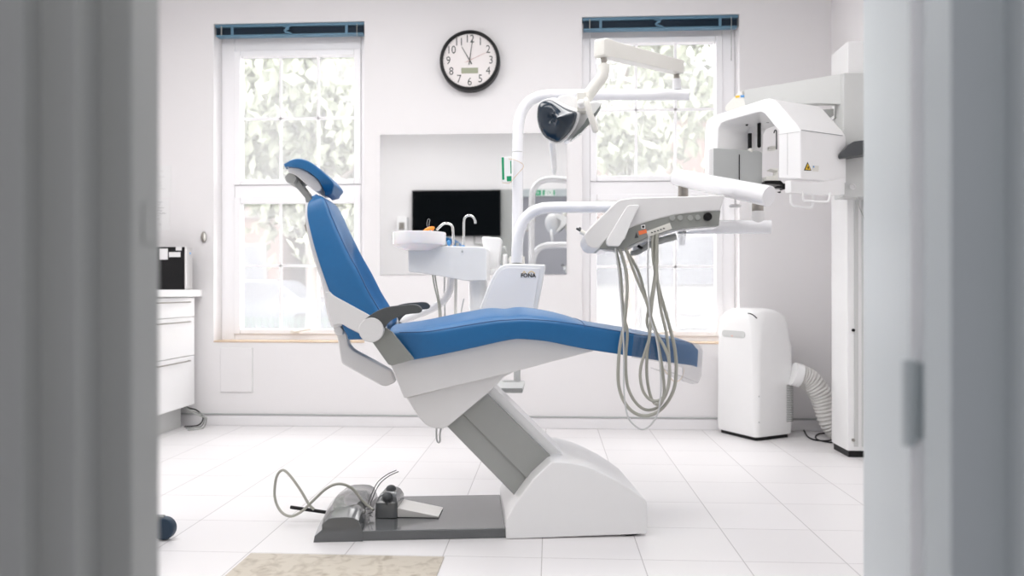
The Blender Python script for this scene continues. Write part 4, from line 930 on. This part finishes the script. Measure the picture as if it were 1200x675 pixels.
for j in range(3):
    MB().tube([(W(215+j*1.5, 0, 4.78).x, 4.80-.03*j, z0c-.006), W(221+3*j, 478+3*j, 4.80-.03*j), W(231+4*j, 481+4*j, 4.80-.03*j), W(238+2*j, 490, 4.79-.03*j), FL(232+3*j, 498.5+1.5*j, .006), FL(216+2*j, 500+2*j, .006)], .0045, 8, smooth=5).build('power_cable', 'greylt' if j else 'black', label=('black' if not j else 'upper grey' if j == 1 else 'lower grey')+' cable dangling to the floor under the left cabinet', cat='cable', group='cables under the left cabinet')

# beige floor patch
fx0, fx1 = FL(293, 650).x, FL(520, 655).x
MB().box(fx0, fx1, 1.817, 2.49, .0, .004, .001).build('floor_panel', 'stone', label='worn beige stone-patterned floor panel in front of the chair base', cat='floor panel')

# operator stool behind the left jamb: one castor shows
sx, sy = FL(187, 642).x-.31, 2.55
stl = empty('operator_stool', (sx, sy, 0), 'dark blue castor of a stool peeking past the left door lining', 'stool')
MB().lathe([(.15, 0), (.165, .02), (.165, .05), (.14, .075), (.02, .085)], (sx, sy, .42), n=36).build('seat', 'blue', stl)
MB().cyl((sx, sy, .08), (sx, sy, .42), .024).build('gas_column', 'chrome', stl)
for k in range(5):
    a_ = math.radians(72*k+14); e = Vector((sx+.29*math.cos(a_), sy+.29*math.sin(a_), .075))
    MB().tube([(sx, sy, .10), e], lambda t: .022-.008*t, 12).build('leg', 'gloss', stl)
    MB().cyl((e.x, e.y-.018, .042), (e.x, e.y+.018, .042), .041, 24, .008).build('castor', 'slat', stl)

# ================================================================ CEILING LIGHTS (out of frame, seen as light)
def lamp(x, y, sx_, sy_, e, col=(1, .985, .975)):
    t = empty('ceiling_light', (x, y, ZC-.03), 'flat white ceiling light panel', 'ceiling light', 'ceiling light panels')
    MB().box(x-sx_/2-.02, x+sx_/2+.02, y-sy_/2-.02, y+sy_/2+.02, ZC-.02, ZC, .003).build('frame', 'trim', t)
    l = bpy.data.lights.new('panel_light', 'AREA'); l.shape = 'RECTANGLE'; l.size = sx_; l.size_y = sy_; l.energy = e; l.color = col
    o = bpy.data.objects.new('panel_light', l); o.location = (x, y, ZC-.024); COL.objects.link(o); WM[o.name] = Matrix.Translation(o.location); link(o, t)
    o.matrix_parent_inverse = WM[t.name].inverted()
for x, y in ((-1.6, 2.0), (.2, 2.0), (-1.5, 3.3), (.1, 3.3)): lamp(x, y, 1.2, .9, 18)
l = bpy.data.lights.new('hall_light', 'AREA'); l.size = .6; l.energy = 11; l.color = (1, .995, .97)
o = bpy.data.objects.new('hall_light', l); o.location = (0, -.6, 2.48); COL.objects.link(o)

# ================================================================ OUTSIDE
GZ = -.25
MB().box(-30, 30, YO, 60, GZ-.2, GZ).build('ground_outside', 'paving', kind='structure', smooth=False)
MB().box(-30, 30, 15.5, 22, GZ, GZ+.01).build('ground_street', 'asphalt', kind='structure', smooth=False)
def house(x0, x1, y, h, m_, lab, shop=None, rows=3):
    t = empty('terraced_building', ((x0+x1)/2, y, GZ), lab, 'building', 'buildings across the street')
    MB().box(x0, x1, y, y+7, GZ, h).build('wall', m_, t, smooth=False)
    MB().extrude([(x0-.2, y-.3, h), (x0-.2, y+7.3, h), (x0-.2, y+3.5, h+2)], (x1-x0+.4, 0, 0)).build('roof', 'roof', t, smooth=False)
    nW = max(2, int((x1-x0)/2.6))
    for r in range(rows):
        z = GZ+1.0+r*3.0
        if shop and r == 0: continue
        for k in range(nW):
            xc = x0+(k+.5)*(x1-x0)/nW
            f = MB().box(xc-.65, xc+.65, y-.06, y+.02, z, z+1.7).build('window', 'signwhite', t, smooth=False)
            MB().box(xc-.56, xc-.03, y-.08, y-.05, z+.08, z+1.62).box(xc+.03, xc+.56, y-.08, y-.05, z+.08, z+1.62).build('pane', 'darkpane', f, smooth=False)
    MB().box(x0, x1, y-.12, y, GZ+3.55, GZ+3.8).build('string_course', 'render', t, smooth=False)
    return t
h1 = house(-13.5, -8.8, 24, 9, 'brick', 'red brick building outside the left window behind the trees')
h2 = house(-8.2, -1.2, 24.5, 6.5, 'render', 'pale rendered building outside the left window')
h3 = house(.4, 13, 17.5, 5.2, 'brick', 'brick shop building outside the right window with a white sign', shop=1, rows=2)
MB().box(.6, 12.5, 17.38, 17.5, GZ+.15, GZ+2.6).build('shopfront', 'signwhite', h3, smooth=False)
for k in range(7): MB().box(.9+k*1.65, 2.3+k*1.65, 17.32, 17.4, GZ+1.3, GZ+2.4).build('shop_window', 'darkpane', h3, smooth=False)
a, b = W(752, 356, 17.2), W(905, 385, 17.2); 
MB().box(a.x, b.x, 17.2, 17.3, b.z, a.z).build('shop_sign', 'signwhite', h3, smooth=False)
t = W(800, 368, 17.18); text('iberlech', 10/F*17.2, (t.x, t.y, t.z), FACE, 'signgrey', h3, 'sign_lettering', .003, sx=1.35)
# low fence and car
f1 = empty('street_fence', (-5, 15.2, GZ), 'low green fence across the street outside the left window', 'fence')
m = MB(); 
for k in range(60): m.box(-9.6+k*.14, -9.54+k*.14, 15.2, 15.23, GZ, GZ+.62)
m.build('pickets', 'greenpaint', f1, smooth=False, kind='stuff'); MB().box(-9.6, -1.2, 15.23, 15.27, GZ+.5, GZ+.56).box(-9.6, -1.2, 15.23, 15.27, GZ+.1, GZ+.16).build('rail', 'greenpaint', f1, smooth=False)
cr = empty('parked_car', (-7.5, 18, GZ), 'grey-blue car parked outside the left window', 'car')
prof_ = [(-2.1, .25), (-2.1, .7), (-1.9, .85), (-1.1, .95), (-.6, 1.4), (.7, 1.42), (1.3, .98), (2.0, .85), (2.1, .6), (2.1, .25)]
MB().prism([(x-7.2, z+GZ) for x, z in prof_], 17.2, 18.9, .08, 3).build('body', 'car', cr)
MB().prism([(x-7.2, z+GZ) for x, z in [(-1.0, .97), (-.55, 1.33), (.62, 1.35), (1.1, .99)]], 17.17, 17.21).build('side_window', 'darkpane', cr)
for x in (-1.35, 1.35): MB().cyl((x-7.2, 17.15, GZ+.31), (x-7.2, 17.35, GZ+.31), .31, 24, .03).build('wheel', 'black', cr)
def tree(x, y, h, cr_, n, seed, lab, trunk=.16, zc=None):
    r = random.Random(seed); t = empty('tree', (x, y, GZ), lab, 'tree', 'trees outside the windows')
    zc = zc or h*.62
    m = MB().tube([(x, y, GZ), (x+.05, y, GZ+zc*.5), (x-.05, y+.1, zc), (x, y, h*.8)], lambda s: trunk*(1-.7*s), 12, smooth=4)
    for k in range(7):
        a = k*.9; z = zc*.55+k*.25; m.tube([(x, y, z), (x+cr_*.35*math.cos(a), y+cr_*.35*math.sin(a), z+.6), (x+cr_*.7*math.cos(a), y+cr_*.7*math.sin(a), z+1.0)], lambda s: .06*(1-.8*s), 6, smooth=2)
    m.build('trunk', 'bark', t)
    b = bmesh.new(); cl = [(Vector((x+r.gauss(0, cr_*.45), y+r.gauss(0, cr_*.35), zc+r.gauss(0, (h-zc)*.45))), r.uniform(.35, .75)) for _ in range(26)]
    for i in range(n):
        c_, s_ = r.choice(cl); p = c_+Vector((r.gauss(0, 1), r.gauss(0, 1), r.gauss(0, .8)))*s_*.6
        q = Euler((r.uniform(0, 6), r.uniform(0, 6), r.uniform(0, 6))).to_matrix(); L = r.uniform(.08, .17)
        vs = [b.verts.new(p+q @ Vector(v)) for v in ((-L, 0, 0), (0, -L*.5, L*.1), (L, 0, 0), (0, L*.5, L*.1))]; b.faces.new(vs)
    mb = MB(); me = bpy.data.meshes.new('l'); b.to_mesh(me); b.free(); mb.bm.from_mesh(me); mb.build('foliage', 'leaf', t, smooth=False)
tree(-3.75, 11.5, 6.2, 2.0, 13000, 1, 'leafy tree right of centre outside the left window', .12, 4.1)
tree(-6.6, 13.0, 6.5, 2.3, 13000, 2, 'leafy tree at the left outside the left window', .12, 4.9)
tree(-4.6, 20.5, 8.5, 3.0, 13000, 3, 'tall tree far behind outside the left window', .18, 6.3)
tree(1.3, 12.5, 7.5, 1.9, 5500, 4, 'leafy tree at the left outside the right window', .12, 4.6)
tree(5.2, 12.6, 7.5, 1.7, 5500, 5, 'leafy tree above the shop outside the right window', .12, 5.4)

# ================================================================ WORLD, CAMERA, VIEW
w = bpy.data.worlds.new('world'); SC.world = w; w.use_nodes = True
bg = w.node_tree.nodes['Background']; bg.inputs[0].default_value = (1, .985, .98, 1); bg.inputs[1].default_value = 8.3
cam = bpy.data.cameras.new('camera'); co = bpy.data.objects.new('camera', cam); COL.objects.link(co)
cam.sensor_width = 36; cam.lens = F*36/1200; cam.shift_y = 3.5/1200
co.location = (0, 0, HC); co.rotation_euler = (PI/2, 0, TH)
cam.clip_start = .02
cam.dof.use_dof = True; cam.dof.focus_distance = 3.1; cam.dof.aperture_fstop = 2.0
SC.camera = co
vs = SC.view_settings; vs.view_transform = 'Standard'; vs.look = 'None'; vs.exposure = .12; vs.gamma = 1; vs.use_curve_mapping = False
SC.cycles.use_denoising = True; SC.cycles.max_bounces = 10; SC.cycles.diffuse_bounces = 6; SC.cycles.transparent_max_bounces = 16
SC.cycles.sample_clamp_indirect = 8
